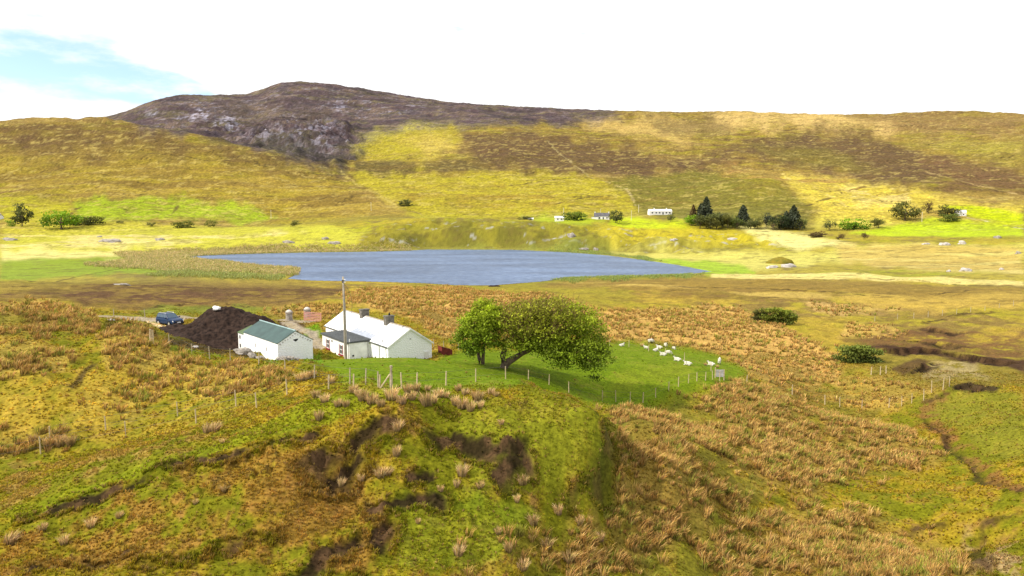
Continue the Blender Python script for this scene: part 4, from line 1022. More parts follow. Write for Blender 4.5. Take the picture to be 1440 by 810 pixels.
FT = [
 ('conifer_tree',993,310,590,22,36,'tallest dark conifer standing behind the bright green bush across the lake',DC,'conifer'),
 ('conifer_tree',1045,308,595,20,26,'dark conifer standing apart in the middle of the far plantation',DC,'conifer'),
 ('conifer_tree',1116,322,575,24,30,'pointed dark conifer at the right end of the far plantation',DC,'conifer'),
 ('conifer_tree',975,304,600,12,22,'slim dark conifer at the left end of the far plantation',BR,'conifer'),
 ('broadleaf_tree',30,316,600,26,32,'dark bushy tree with bare lower trunk near the left edge',DG,'round'),
 ('broadleaf_tree',973,304,585,20,14,'bright green round tree at the left end of the far plantation',BG,'round'),
 ('broadleaf_tree',85,320,590,48,28,'bright green domed tree with a long shadow by the left fields',BG,'round'),
 ('broadleaf_tree',985,318,570,24,18,'low dark tree under the tallest conifer across the lake',DG,'loose'),
 ('broadleaf_tree',1008,321,572,22,22,'dark open tree in the front row below the far conifers',DG,'loose'),
 ('broadleaf_tree',1024,321,574,20,18,'olive tree in the middle of the front row of the plantation',OG,'loose'),
 ('broadleaf_tree',1037,323,572,20,14,'pale green bushy tree in front of the middle conifer',((.12,.15,.025),(.06,.075,.02)),'round'),
 ('broadleaf_tree',1056,323,572,20,16,'dark rounded tree right of the middle conifer',DG,'round'),
 ('broadleaf_tree',1078,322,576,18,22,'thin dark tree before the gap in the far plantation',DC,'loose'),
 ('broadleaf_tree',1098,323,572,28,20,'broad dark green tree left of the pointed right end conifer',((.045,.065,.02),(.02,.03,.014)),'round'),
 ('broadleaf_tree',1126,323,570,18,16,'small dark tree at the right foot of the end conifer',DG,'round'),
 ('broadleaf_tree',1000,323,568,22,15,'grey green tree low in the front row beside the open tree',OG,'round'),
 ('broadleaf_tree',1016,314,582,20,20,'dark tree in the second row between the two tall conifers',DC,'round'),
 ('broadleaf_tree',1031,316,580,18,18,'dull green tree just left of the middle conifer',DG,'round'),
 ('broadleaf_tree',1066,322,578,18,14,'grey green thin tree filling the gap right of the rounded tree',OG,'round'),
 ('broadleaf_tree',1088,324,570,18,15,'dark low tree left of the broad dark green tree',DG,'round'),
 ('conifer_tree',985,302,600,16,24,'dark conifer tucked against the left side of the tallest conifer',DC,'conifer'),
 ('conifer_tree',1106,322,580,18,22,'shorter dark conifer just left of the pointed end conifer',DC,'conifer'),
 ('broadleaf_tree',1168,323,575,18,16,'dark grey round tree standing alone right of the plantation',DG,'round'),
 ('broadleaf_tree',1203,322,575,38,16,'bright green spreading trees between the dark tree and the field',BG,'low'),
 ('broadleaf_tree',1236,322,575,22,14,'thin olive tree at the left end of the bright green field',OG,'loose'),
 ('broadleaf_tree',1273,310,610,38,26,'wide grey green tree on the slope above the bright field',OG,'round'),
 ('broadleaf_tree',1305,299,640,14,18,'small dark tree alone on the slope left of the white barn',BR,'round'),
 ('broadleaf_tree',1333,306,625,30,16,'olive bush like tree just left of the far white barn',OG,'low'),
 ('shrub',1336,315,600,28,12,'pale green flat bush at the edge of the bright field by the barn',((.20,.24,.04),(.09,.12,.02)),'low'),
 ('broadleaf_tree',866,317,590,20,18,'dark round tree beside the slate roofed house across the lake',DG,'round'),
 ('broadleaf_tree',808,315,592,32,13,'bright green hedge like trees between the two far white houses',((.15,.21,.02),(.06,.10,.01)),'low'),
 ('broadleaf_tree',943,312,600,12,12,'small dark tree below the long white bungalow',DG,'round'),
 ('broadleaf_tree',740,309,600,22,8,'low olive trees left of the first far white house',OG,'low'),
 ('shrub',1184,344,480,14,11,'brown bush on the pale bog left of another brown bush',BR,'loose'),
 ('shrub',1217,346,478,12,12,'brown bush on the pale bog right of another brown bush',BR,'loose'),
 ('shrub',1150,336,520,24,9,'straggling brown bushes below the right end of the plantation',BR,'low'),
 ('shrub',122,313,610,44,14,'olive willow thicket right of the bright domed tree',((.17,.18,.03),(.06,.07,.015)),'low'),
 ('shrub',14,313,598,16,10,'small green bush left of the dark conifer at the left edge',BG,'low'),
 ('shrub',212,316,612,12,7,'small bright bush near the stream left of the pale bushes',OG,'round'),
 ('shrub',257,317,605,30,11,'pale olive bush in the row along the green field',((.22,.23,.035),(.09,.10,.02)),'low'),
 ('shrub',296,317,606,18,12,'roundish olive bush at the right end of the row by the field',((.19,.21,.03),(.08,.09,.02)),'round'),
 ('shrub',168,313,615,10,5,'tiny dark bush beside the willow thicket',DG,'round'),
 ('shrub',415,326,580,16,12,'brown green bush by the track left of the rocky rise',OG,'loose'),
 ('shrub',570,296,720,20,10,'dark gorse bush at the foot of the left hill',DG,'low'),
]
for i, (nm, px, py, D, w_, h_, lab, (hi, lo), kind) in enumerate(FT):
    far_tree(nm, px, py, D, w_ * (1.12 if 960 < px < 1140 else 1), h_ * (1.08 if 960 < px < 1140 else 1), lab, hi, lo, kind, 1500 if w_ > 18 else 800, seed=i, trunk='tree' in nm)
GB = ((.24,.28,.03), (.10,.12,.018))
for i, (px, D, w_, h_, lab, cc) in enumerate([(1101, 158, 46, 24, 'larger green bush on the tan rushes right of the field', GB), (1076, 160, 26, 18, 'smaller olive bush at the left side of the larger green bush', OG),
        (1215, 118, 62, 24, 'spreading dark green bush beside the brown peat bank', ((.19,.23,.035), (.08,.10,.02)))]):
    far_tree('shrub', px, 0, D, w_, h_, lab, cc[0], cc[1], 'low', 5200, seed=60 + i, trunk=False)
# ------------------------------------------------------------------ cottage
def quad_slab(mb, a, b, c, d, th, mi=0):
    """slab with top face a,b,c,d (counter-clockwise from above)"""
    a, b, c, d = map(Vector, (a, b, c, d)); nrm = (b - a).cross(d - a).normalized() * th
    mb.hexa([a - nrm, b - nrm, c - nrm, d - nrm], [a, b, c, d], mi)

def gable_walls(w_, l, e, r, z0=-1.0, th=.0):
    mb = MB()
    for y in (0, l):
        pass
    mb.add([(0,0,z0),(w_,0,z0),(w_,0,e),(w_/2,0,r),(0,0,e),(0,l,z0),(w_,l,z0),(w_,l,e),(w_/2,l,r),(0,l,e)],
           [(0,1,2,3,4),(9,8,7,6,5),(5,0,4,9),(1,6,7,2),(4,3,8,9),(3,2,7,8),(0,5,6,1)])
    return mb

AZ = math.radians(35)
CB = 7.25                                    # floor height of the cottage
ct = thing('cottage', 'long whitewashed cottage with white roof, two chimneys and grey flat roofed extension', 'cottage', (-14.4, 83.8, CB), AZ)
Wd, Ln, EV, RG = 5.75, 19.8, 2.3, 4.2
gable_walls(Wd, Ln, EV, RG).build('wall', M['rubble_white'], ct)
mb = MB(); ov = .14; t_ = .05
sl = (RG - EV) / (Wd / 2)
for sgn in (0, 1):
    x0 = -ov if sgn == 0 else Wd + ov; ze = EV - ov * sl + .07
    rg = (Wd / 2, RG + .07)
    if sgn == 0: quad_slab(mb, (x0, -ov, ze), (rg[0], -ov, rg[1]), (rg[0], Ln + ov, rg[1]), (x0, Ln + ov, ze), .09)
    else: quad_slab(mb, (rg[0] + .001, -ov, rg[1]), (x0, -ov, ze), (x0, Ln + ov, ze), (rg[0] + .001, Ln + ov, rg[1]), .09)
rf = mb.build('roof', M['white_slate'], ct)
mb = MB()
for k in range(44):
    y0 = -ov + k * (Ln + 2 * ov) / 44
    mb.add([(Wd/2-.15, y0+.01, RG-.005), (Wd/2, y0+.01, RG+.125), (Wd/2+.15, y0+.01, RG-.005), (Wd/2-.15, y0+.44, RG-.005), (Wd/2, y0+.44, RG+.125), (Wd/2+.15, y0+.44, RG-.005)], [(0,1,4,3),(1,2,5,4),(0,2,1),(3,4,5),(0,3,5,2)])
mb.build('ridge_tiles', M['ridge'], rf)
def extrude_poly(name, pts, d, m, parent):
    # flat outline pts given as 3-D points (counter-clockwise seen from outside), thickened by vector d
    n_ = len(pts); d = Vector(d); mb = MB(); V = [Vector(p) for p in pts] + [Vector(p) + d for p in pts]
    mb.add(V, [tuple(range(n_)), tuple(reversed(range(n_, 2 * n_)))] + [(i, i + n_, (i + 1) % n_ + n_, (i + 1) % n_) for i in range(n_)])
    o = mb.build(name, m, parent); bm = bmesh.new(); bm.from_mesh(o.data); bmesh.ops.recalc_face_normals(bm, faces=bm.faces); bm.to_mesh(o.data); bm.free(); return o
for y in (-ov - .06, Ln + ov + .02):
    za, zb = RG + .085, EV - ov * sl + .085; xl, xr = -ov - .02, Wd + ov + .02
    extrude_poly('bargeboard', [(xl, y, zb), (xl, y, zb - .2), (Wd/2, y, za - .2), (xr, y, zb - .2), (xr, y, zb), (Wd/2, y, za)], (0, .04, 0), M['white'], rf)
for ya, yb in ((-ov, 5.0), (13.6, Ln + ov)):
    mb = MB(); mb.tube([(-ov - .06, ya, EV - .05), (-ov - .06, yb, EV - .05)], .06, 6); mb.build('gutter', M['felt'], rf)
def chimney(y, pot, lab):
    mb = MB(); mb.box(Wd/2-.55, Wd/2+.55, y-.35, y+.35, RG-.6, RG+.78); mb.box(Wd/2-.62, Wd/2+.62, y-.42, y+.42, RG+.78, RG+.92)
    o = mb.build('chimney', M['chim'], ct, bevel=.015); o['label'] = lab
    if pot:
        m2_ = MB(); m2_.tube([(Wd/2+.05, y, RG+.92), (Wd/2+.05, y, RG+1.22)], [.13, .10], 10); m2_.build('chimney_pot', M['black'], o, True)
chimney(13.2, False, 'farther grey chimney without a pot'); chimney(5.7, True, 'nearer grey chimney with a dark pot')
# gable details
mb = MB(); mb.box(4.72, 5.26, -.10, -.003, .15, 1.25); mb.box(4.76, 5.22, -.115, -.101, .19, 1.21); mb.build('meter_box', M['farwhite'], ct)
mb = MB(); mb.box(2.8, 2.98, -.03, -.003, 2.9, 3.05); mb.build('vent', M['grey'], ct)
# extension
X0, Y0, Y1, EH = -2.85, 5.1, 13.5, 2.22
mb = MB(); mb.box(X0, -.004, Y0, Y1, -1.2, EH)
exn = mb.build('extension', M['white'], ct)
mb = MB(); mb.hexa([(X0-.18, Y0-.15, EH+.02), (.22, Y0-.15, EH+.10), (.22, Y1+.15, EH+.10), (X0-.18, Y1+.15, EH+.02)], [(X0-.18, Y0-.15, EH+.20), (.22, Y0-.15, EH+.30), (.22, Y1+.15, EH+.30), (X0-.18, Y1+.15, EH+.20)])
mb.build('flat_roof', M['felt'], exn)
mb = MB()
for k in range(9):
    x = X0 - .1 + k * .34; mb.box(x, x + .03, Y0-.14, Y1+.14, EH + .2 + k * .012, EH + .24 + k * .012)
mb.build('roof_seam', M['felt'], exn)
# jagged shadow on the slope above the flat roof, made as a grey sheet
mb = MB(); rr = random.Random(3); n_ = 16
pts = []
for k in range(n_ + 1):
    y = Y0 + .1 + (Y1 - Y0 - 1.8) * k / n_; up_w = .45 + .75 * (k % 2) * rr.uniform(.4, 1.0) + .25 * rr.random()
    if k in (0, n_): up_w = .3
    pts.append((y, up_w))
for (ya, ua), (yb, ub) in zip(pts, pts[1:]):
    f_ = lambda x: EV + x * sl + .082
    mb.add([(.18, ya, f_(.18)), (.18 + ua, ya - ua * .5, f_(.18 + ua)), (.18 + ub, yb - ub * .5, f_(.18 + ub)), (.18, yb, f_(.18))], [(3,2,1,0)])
mb.build('roof_shadow', mat('roof_shadow_grey', (.36,.39,.46), .85, .2, 3), rf)
def window(y, z0, z1, w_):
    mb = MB(); x = X0
    a, b_ = y - w_/2, y + w_/2; x_ = x - .003
    fr = extrude_poly('window', [(x_, a-.10, z1+.03), (x_, a-.10, z0-.02), (x_, b_+.16, z0-.02), (x_, b_+.16, z1+.03), (x_, b_, z1+.03), (x_, b_, z0-.001), (x_, a, z0-.001), (x_, a, z1+.03)], (-.047, 0, 0), M['red'], exn)
    mb = MB(); mb.box(x-.16, x-.004, y-w_/2-.22, y+w_/2+.28, z0-.16, z0-.025); mb.build('sill', M['red'], fr)
    mb = MB(); zm = (z0 + z1) / 2
    mb.box(x-.035, x-.004, y-w_/2+.002, y-w_/2+.08, z0, z1); mb.box(x-.035, x-.004, y+w_/2-.08, y+w_/2-.002, z0, z1)
    for z in (z0, zm - .04, z1 - .08): mb.box(x-.037, x-.004, y-w_/2+.08, y+w_/2-.08, z, z + .08)
    mb.box(x-.036, x-.004, y-.025, y+.025, z0 + .08, zm - .04); mb.box(x-.036, x-.004, y-.025, y+.025, zm + .04, z1 - .08)
    mb.build('sash', M['sash'], fr)
    mb = MB(); mb.box(x-.012, x-.003, y-w_/2+.08, y+w_/2-.08, z0 + .08, z1 - .08); mb.build('pane', M['glass'], fr)
window(11.55, .72, 1.86, .95); window(7.15, .62, 1.80, .95)
mb = MB(); mb.tube([(-.28, Y0 - .06, -.8), (-.28, Y0 - .06, EH)], .035, 6); mb.build('downpipe', M['grey'], exn)
mb = MB(); mb.tube([(X0 + .18, Y0 - .10, -.8), (X0 + .18, Y0 - .10, EH + .55)], .05, 8); mb.build('vent_pipe', M['white'], exn)
mb = MB(); mb.box(X0 + .55, X0 + .75, Y0 - .09, Y0 - .003, .62, .80); mb.build('wall_vent', M['black'], exn)
mb = MB(); mb.box(X0-.10, X0-.003, 10.0, 10.12, 1.75, 1.95); mb.build('lamp', M['black'], exn)
mb = MB(); mb.tube([(Wd/2-.5, 12.8, RG - .15), (1.3, 5.6, EV + 1.3 * sl + .10), (-.02, .9, EV + .09), (-.09, .5, EV - .3), (-.05, .15, 0)], .022, 5); mb.build('cable', M['wire'], ct)

# low red bunker at the right gable corner
bk = thing('coal_bunker', 'low dark red bunker with sloping lid beside the right cottage corner', 'bunker', (-8.6, 88.4, ground_z(-8.6, 88.4)), AZ)
mb = MB(); mb.add([(0,0,-.3),(1.5,0,-.3),(1.5,1.0,-.3),(0,1.0,-.3),(0,0,.95),(1.5,0,.42),(1.5,1.0,.42),(0,1.0,.95)], [(3,2,1,0),(4,5,6,7),(0,1,5,4),(1,2,6,5),(2,3,7,6),(3,0,4,7)]); mb.build('body', M['dkred'], bk, bevel=.02)
mb = MB(); quad_slab(mb, (-.06,-.06,1.04),(1.6,-.06,.455),(1.6,1.06,.455),(-.06,1.06,1.04), .05); mb.build('lid', M['dkred'], bk)

# ------------------------------------------------------------------ shed
SB = 8.0; SA = math.radians(40)
sh_ = thing('shed', 'whitewashed stone shed with green sheet roof beside the peat heap', 'shed', (-26.5, 81.6, SB), SA)
w_, l_, e_, r_ = 4.2, 10.6, 2.35, 3.55; s2 = (r_ - e_) / (w_ / 2)
gable_walls(w_, l_, e_, r_).build('wall', M['rubble_white'], sh_)
mb = MB(); o_ = .10
quad_slab(mb, (-o_, -.06, e_ - o_ * s2 + .06), (w_/2, -.06, r_ + .06), (w_/2, l_ + .05, r_ + .06), (-o_, l_ + .05, e_ - o_ * s2 + .06), .06)
quad_slab(mb, (w_/2 + .001, -.06, r_ + .06), (w_ + o_, -.06, e_ - o_ * s2 + .06), (w_ + o_, l_ + .05, e_ - o_ * s2 + .06), (w_/2 + .001, l_ + .05, r_ + .06), .06)
rf = mb.build('roof', M['green_roof'], sh_)
mb = MB(); mb.tube([(w_/2, -.07, r_ + .07), (w_/2, l_ + .06, r_ + .07)], .09, 8); mb.build('ridge_cap', mat('pale_green_ridge', (.30,.42,.42), .5, .2, 1), rf)
mb = gable_walls(w_ * .86, 2.0, e_ - .28, e_ + .42); lw = mb.build('lower_end', M['white'], sh_, loc=(.0, l_ + .002, 0))
mb = MB(); wl = w_ * .86
quad_slab(mb, (-.1, .06, e_ - .27), (wl/2, .06, e_ + .48), (wl/2, 2.1, e_ + .48), (-.1, 2.1, e_ - .27), .06); quad_slab(mb, (wl/2 + .001, .06, e_ + .48), (wl + .1, .06, e_ - .27), (wl + .1, 2.1, e_ - .27), (wl/2 + .001, 2.1, e_ + .48), .06)
mb.build('lower_roof', M['mossy'], lw)
for y in (3.2, 6.6):
    mb = MB(); mb.box(-.03, -.003, y, y + .22, 1.0, 1.45); mb.build('slit_window', M['grey'], sh_)
for z in (.25, 1.35):
    mb = MB(); mb.box(-.04, -.003, 1.15, 1.45, z, z + .42); mb.build('opening', M['black'], lw)
mb = MB(); mb.add([(1.85, -.006, 2.62), (2.45, -.006, 2.66), (2.40, -.006, 2.5), (2.15, -.006, 2.32), (1.9, -.006, 2.48)], [(0,4,3,2,1)]); mb.build('gable_hole', M['black'], sh_)
rr = random.Random(8)
for k in range(13):
    x = .3 + (w_ - .6) * k / 12; z = e_ + (w_/2 - abs(x - w_/2)) * s2 - .28 - .1 * rr.random(); q = .05 + .05 * rr.random()
    mb = MB(); mb.box(x - q, x + q, -.025, -.004, z - q * .8, z + q * .8); mb.build('bare_stone', M['grey'], sh_)

# ------------------------------------------------------------------ stones
def rock_mesh(seed, flat=.6, sub=3, rough=.75):
    bm = bmesh.new(); bmesh.ops.create_icosphere(bm, subdivisions=sub, radius=1)
    rng = np.random.default_rng(seed); off = rng.uniform(0, 50, 3)
    for v in bm.verts:
        c = v.co; n_ = fbm(np.array([c.x * 1.3 + off[0] + c.z]), np.array([c.y * 1.3 + off[1] - c.z]), 4, seed)[0]
        k = 1 + (n_ - .5) * 2 * rough; v.co = Vector((round(c.x * k * 3) / 3 * .5 + c.x * k * .5, c.y * k, (round(c.z * k * 3) / 3 * .5 + c.z * k * .5) * flat))
    me = bpy.data.meshes.new('rock'); bm.to_mesh(me); bm.free(); return me
ROCKS = [rock_mesh(k, .5 + .1 * (k % 3)) for k in range(6)]
def rock(p, sx, sy, sz, m, label, name='rock', k=0, group=None, rz=0):
    me = ROCKS[k % 6].copy(); me.materials.clear(); o = link(name, me, m, None, p, rz); o.scale = (sx, sy, sz)
    return tag(o, label, name.replace('_', ' '), group)
rp = thing('rubble_pile', 'grey rubble stone pile against the near shed gable', 'stone pile', tuple(Vector((-25.4, 80.9, ground_z(-25.4, 80.9)))), SA)
rr = random.Random(4)
for k in range(20):
    x = rr.uniform(-1.4, 1.6); z = rr.uniform(0, .75) * (1 - abs(x) / 2.6)
    o = link('stone', ROCKS[k % 6], None, rp, (x, rr.uniform(-.35, .25), z + .15), rr.uniform(0, 3)); s = rr.uniform(.22, .42); o.scale = (s * 1.3, s, s * .9)
for me in ROCKS: me.materials.append(M['stone'])
for (px, D, s, lab, k) in [(334, 83.5, .75, 'largest pale boulder under the shed side wall, leftmost of three', 1), (347, 82.8, .5, 'upright pale boulder in the middle below the shed side wall', 2), (358, 82.4, .55, 'low pale boulder nearest the rubble pile by the shed wall', 3)]:
    p = GD(px, D); rock((p.x, p.y, p.z + s * .35), s * 1.1, s * .8, s, M['stone'], lab, 'boulder', k)

# ------------------------------------------------------------------ peat heap
hc = GD(303, 96.0)
bm = bmesh.new(); bmesh.ops.create_grid(bm, x_segments=130, y_segments=90, size=1)
for v in bm.verts:
    x, y = v.co.x * 9.6, v.co.y * 6.2
    r = math.hypot(x / (10.6 if x > 0 else 7.8), y / 6.0)
    wv = float(fbm(np.array([x / 1.6 + 4]), np.array([y / 1.6]), 4, 91)[0]) - .5; wl_ = float(fbm(np.array([x / 4.5]), np.array([y / 4.5 + 7]), 3, 92)[0]) - .5
    h = 4.9 * max(0, 1 - r * (1 + .2 * wl_)) ** (1.06 if x > 0 else 1.06 + .35 * min(1, -x / 3))
    fn_ = float(fbm(np.array([x / .55]), np.array([y / .55 + 3]), 3, 94)[0]) - .5
    h = min(h, 4.05 + wv * .3) + fn_ * .42 * min(1, h) + (wv * 1.15 + wl_ * .6) * min(1, h / .8)
    h += (1.5 * math.exp(-((x - 5.6) / 2.2) ** 2 - (y / 3.0) ** 2))
    gx, gy = hc.x + x, hc.y + y
    v.co = Vector((x, y, ground_z(gx, gy) - hc.z + h - (.25 if r > 1 else 0)))
me = bpy.data.meshes.new('peat_heap'); bm.to_mesh(me); bm.free(); me.polygons.foreach_set('use_smooth', [True] * len(me.polygons))
hp = link('peat_heap', me, M['peatheap'], loc=hc); tag(hp, 'broad dark brown heap of dug peat behind the white shed', 'peat heap')
top = hc + Vector((-.0, -.8, 0))
rock((top.x - .05, top.y, hc.z + 4.05), .55, .45, .38, M['sack'], 'white sack lying on top of the peat heap', 'sack', 2)
p = G(156.5, 451.5); rock((p.x, p.y, p.z + .1), .32, .3, .3, M['sack'], 'small white stone on the ground left of the car', 'stone', 1)
p = G(1235, 803); rock((p.x, p.y, p.z + .10), .30, .2, .28, M['sack'], 'white stone at the bottom edge near the right', 'stone', 3)
p = G(1346, 800); rock((p.x, p.y, p.z + .05), .22, .12, .14, M['sack'], 'small white stone on bare soil by the stream at lower right', 'stone', 4)
p = G(275, 489); rock((p.x, p.y, p.z + .08), .3, .25, .22, M['palestone'], 'pale stone at the near foot of the peat heap', 'stone', 5)

# ------------------------------------------------------------------ gate and pillars
def pillar(px, D, lab):
    p = GD(px, D); t = thing('gate_pillar', lab, 'gate pillar', p, .3)
    mb = MB(); mb.tube([(0,0,-.4),(0,0,.4),(0,0,1.15)], [.55,.52,.50], 14); mb.tube([(0,0,1.152),(0,0,1.25)], [.60,.60], 14); o = mb.build('shaft', M['stone'], t, False)
    mb = MB(); mb.tube([(0,0,1.252),(0,0,1.45),(0,0,1.62),(0,0,1.70)], [.56,.50,.30,.08], 14); mb.build('cap', M['palestone'], t, True)
pillar(402, 114, 'round stone gate pillar with pale domed cap standing alone by the track')
pillar(428, 118, 'stone gate pillar with pale cap half hidden behind the red gate')
ga, gb = GD(423.5, 114), GD(447.5, 112)
gd_ = gb - ga; gt = thing('farm_gate', 'faded red five bar farm gate standing at the end of the track', 'gate', ga, math.atan2(gd_.y, gd_.x)); gl = math.hypot(gd_.x, gd_.y)
dz = gd_.z
for x in (0, gl):
    mb = MB(); mb.box(x - .06, x + .06, -.04, .04, .05 + dz * x / gl, 1.5 + dz * x / gl); mb.build('stile', M['gate'], gt)
for k in range(6):
    z = .15 + k * .245
    mb = MB(); mb.hexa([(.06, -.03, z), (.06, .03, z), (gl - .06, .03, z + dz), (gl - .06, -.03, z + dz)], [(.06, -.03, z + .12), (.06, .03, z + .12), (gl - .06, .03, z + .12 + dz), (gl - .06, -.03, z + .12 + dz)]); mb.build('bar', M['gate'], gt)
mb = MB(); mb.hexa([(.06,.035,.2),(.06,.06,.2),(.16,.06,.2),(.16,.035,.2)], [(gl-.16,.035,1.45+dz),(gl-.16,.06,1.45+dz),(gl-.06,.06,1.45+dz),(gl-.06,.035,1.45+dz)]); mb.build('brace', M['gate'], gt)

# ------------------------------------------------------------------ pole and its cable
pb = GD(481.5, 84.0); pz = 17.7
pt = thing('utility_pole', 'tall grey timber utility pole in front of the cottage extension', 'utility pole', pb)
mb = MB(); mb.tube([(0,0,-1.2),(0,0,.05),(-.03,0,(pz - pb.z) * .6),(-.10,0,pz - pb.z)], [.19,.185,.16,.12], 12); mb.build('shaft', M['pole'], pt, True)
mb = MB(); mb.box(-.22, -.02, -.14, -.10, pz - pb.z - .7, pz - pb.z - .35); mb.box(-.02,.16,-.18,-.12, pz - pb.z - .55, pz - pb.z - .45); mb.build('bracket', M['wire'], pt)
for z in (.35, .62):
    mb = MB(); mb.tube([(.02, -.15, pz - pb.z - z), (.22, -.2, pz - pb.z - z)], [.05,.04], 6); mb.build('insulator', M['sash'], pt)
cw = ct_pt = Vector((-17.2, 88.4, CB + EH + .55))
a = Vector((pb.x - .05, pb.y - .1, pz - .75)); pts = []
b = P(484.5, 474, 86.6)
for k in range(15):
    f = k / 14; q = a.lerp(b, f); q.x += 1.05 * math.sin(PI * f ** .8) * (1 - .2 * f); pts.append(q - a)
cb = thing('service_cable', 'black cable hanging in a loop from the pole top to the extension roof', 'cable', a)
mb = MB(); mb.tube(pts, .022, 5); mb.build('wire', M['wire'], cb)

# ------------------------------------------------------------------ fences
def fence(label, posts, h, m, wires=2, rad=.048, group=None, wirez=(.45, .95)):
    """posts: list of (px, py of the foot) or (px, depth, 'D'); every post and the wire are parts"""
    pts = []
    for q in posts:
        pts.append(GD(q[0], q[1]) if len(q) == 3 else G(q[0], q[1]))
    t = thing('wire_fence', label, 'fence', pts[0], 0, group); rr = random.Random(len(label))
    for i, p in enumerate(pts):
        hh = h * rr.uniform(.9, 1.1); q = p - pts[0]
        mb = MB(); lx, ly = rr.uniform(-.06, .06), rr.uniform(-.05, .05); rd_ = rad * rr.uniform(.85, 1.2)
        mb.tube([(0, 0, -.4), (lx * .5, ly * .5, hh * .5), (lx, ly, hh)], [rd_, rd_, rd_ * .9], 7)
        mb.build('post', m, t, loc=q)
    if len(pts) > 1:
        mb = MB()
        for z in wirez[:wires]: mb.tube([p - pts[0] + Vector((0, -.05, z * h)) for p in pts], .008, 4)
        mb.build('wire', M['wire'], t)
    return t
fence('post and wire fence on the left slope, the line nearer the bottom edge', [(-20,652),(57.5,638),(177,614),(276,595),(361,574),(404,556.5),(462,547.5),(497,547)], 1.15, M['post'])
fence('post and wire fence on the left slope, the line farther from the bottom edge', [(70,620),(149,605),(250,585),(332,571)], 1.15, M['post'])
fence('post and wire fence from the peat heap past the shed to the knoll', [(238,485),(270,500),(295,505),(324,507),(364,513),(401,522),(442,533.5),(492,540),(514,541),(532,545)], 1.2, M['oldpost'])
fence('three tall pale fence posts close together at the left foot of the peat heap', [(211,481),(213.5,481.5),(216,483)], 1.35, M['post'], rad=.07)
fence('post and wire fence along the back edge of the knoll before the trees', [(565,546.5),(586,545),(627,542),(669,537),(711,533.5),(743,533.5),(772,541)], 1.1, M['post'])
fence('post and wire fence across the near right side of the sheep field', [(800,552),(847,564),(866,565),(886,566),(904,566.5),(922,559),(940,550),(954,543.5),(968,539),(980,536),(992,535),(1002,534),(1012,536)], 1.2, M['post'], rad=.05)
fence('row of pale posts across the middle of the sheep field', [(1000,522),(962.5,508),(935.5,500),(912,494),(884.5,488),(857,487)], 1.15, M['post'], wires=1, rad=.05)
fence('short fence behind the right end of the cottage', [(610,488),(624,491),(645,492)], 1.1, M['oldpost'], wires=1)
fence('fence posts along the rushes right of the sheep field', [(1050,541),(1114,555),(1160,569),(1181,572),(1212,575),(1250,573),(1268,571),(1282,567)], 1.25, M['post'], rad=.06)
fence('tall fence posts on the stream bank at the right', [(1299,563),(1310,552),(1326,548),(1335,544)], 1.5, M['post'], rad=.06)
fence('distant post fence running to the right edge across the bog', [(1230,452),(1262,449),(1285,448),(1305,446),(1325,444),(1345,442),(1365,439),(1385,437),(1405,433),(1425,430),(1445,428)], 1.3, M['oldpost'], wires=1, rad=.07)
fence('fence posts beside the track left of the car', [(160,447),(204,446.5)], 1.3, M['oldpost'], wires=1, rad=.07)
fence('leaning fence posts by the bushes below the peat bank', [(1225,527),(1238,527),(1246,526)], 1.2, M['post'], wires=1, rad=.07)
# strainer post with its diagonal brace on the brow
p = G(550, 545); st = thing('strainer_post', 'thick braced strainer post on the brow of the knoll', 'fence post', p)
mb = MB(); mb.tube([(0,0,-.5),(.01,0,.8),(.02,0,1.52)], [.11,.11,.105], 10); mb.tube([(.02,0,1.521),(.02,0,1.56)], [.09,.03], 10); mb.build('post', M['oldpost'], st)
mb = MB(); mb.tube([(-.75,-.25,-.05),(-.06,-.02,.95)], .055, 7); mb.build('brace', M['post'], st)
mb = MB(); mb.tube([(-.78,-.2,-.3),(-.72,-.2,.95)], .06, 7); mb.build('short_post', M['post'], st)
# grey board panel at the corner of the field
p = GD(1013, 91.5); t = thing('board_hurdle', 'grey wooden board panel on posts at the corner of the sheep field', 'hurdle', p, -.1)
for x, h in ((-.05, 1.35), (1.05, 1.1)):
    mb = MB(); mb.tube([(x,0,-.4),(x,0,h)], .07, 8); mb.build('post', M['post'], t)
mb = MB()
for k in range(5): mb.box(.03, .98, -.05, -.015, .16 + k * .19, .16 + k * .19 + .17)
mb.build('boards', M['grey'], t)

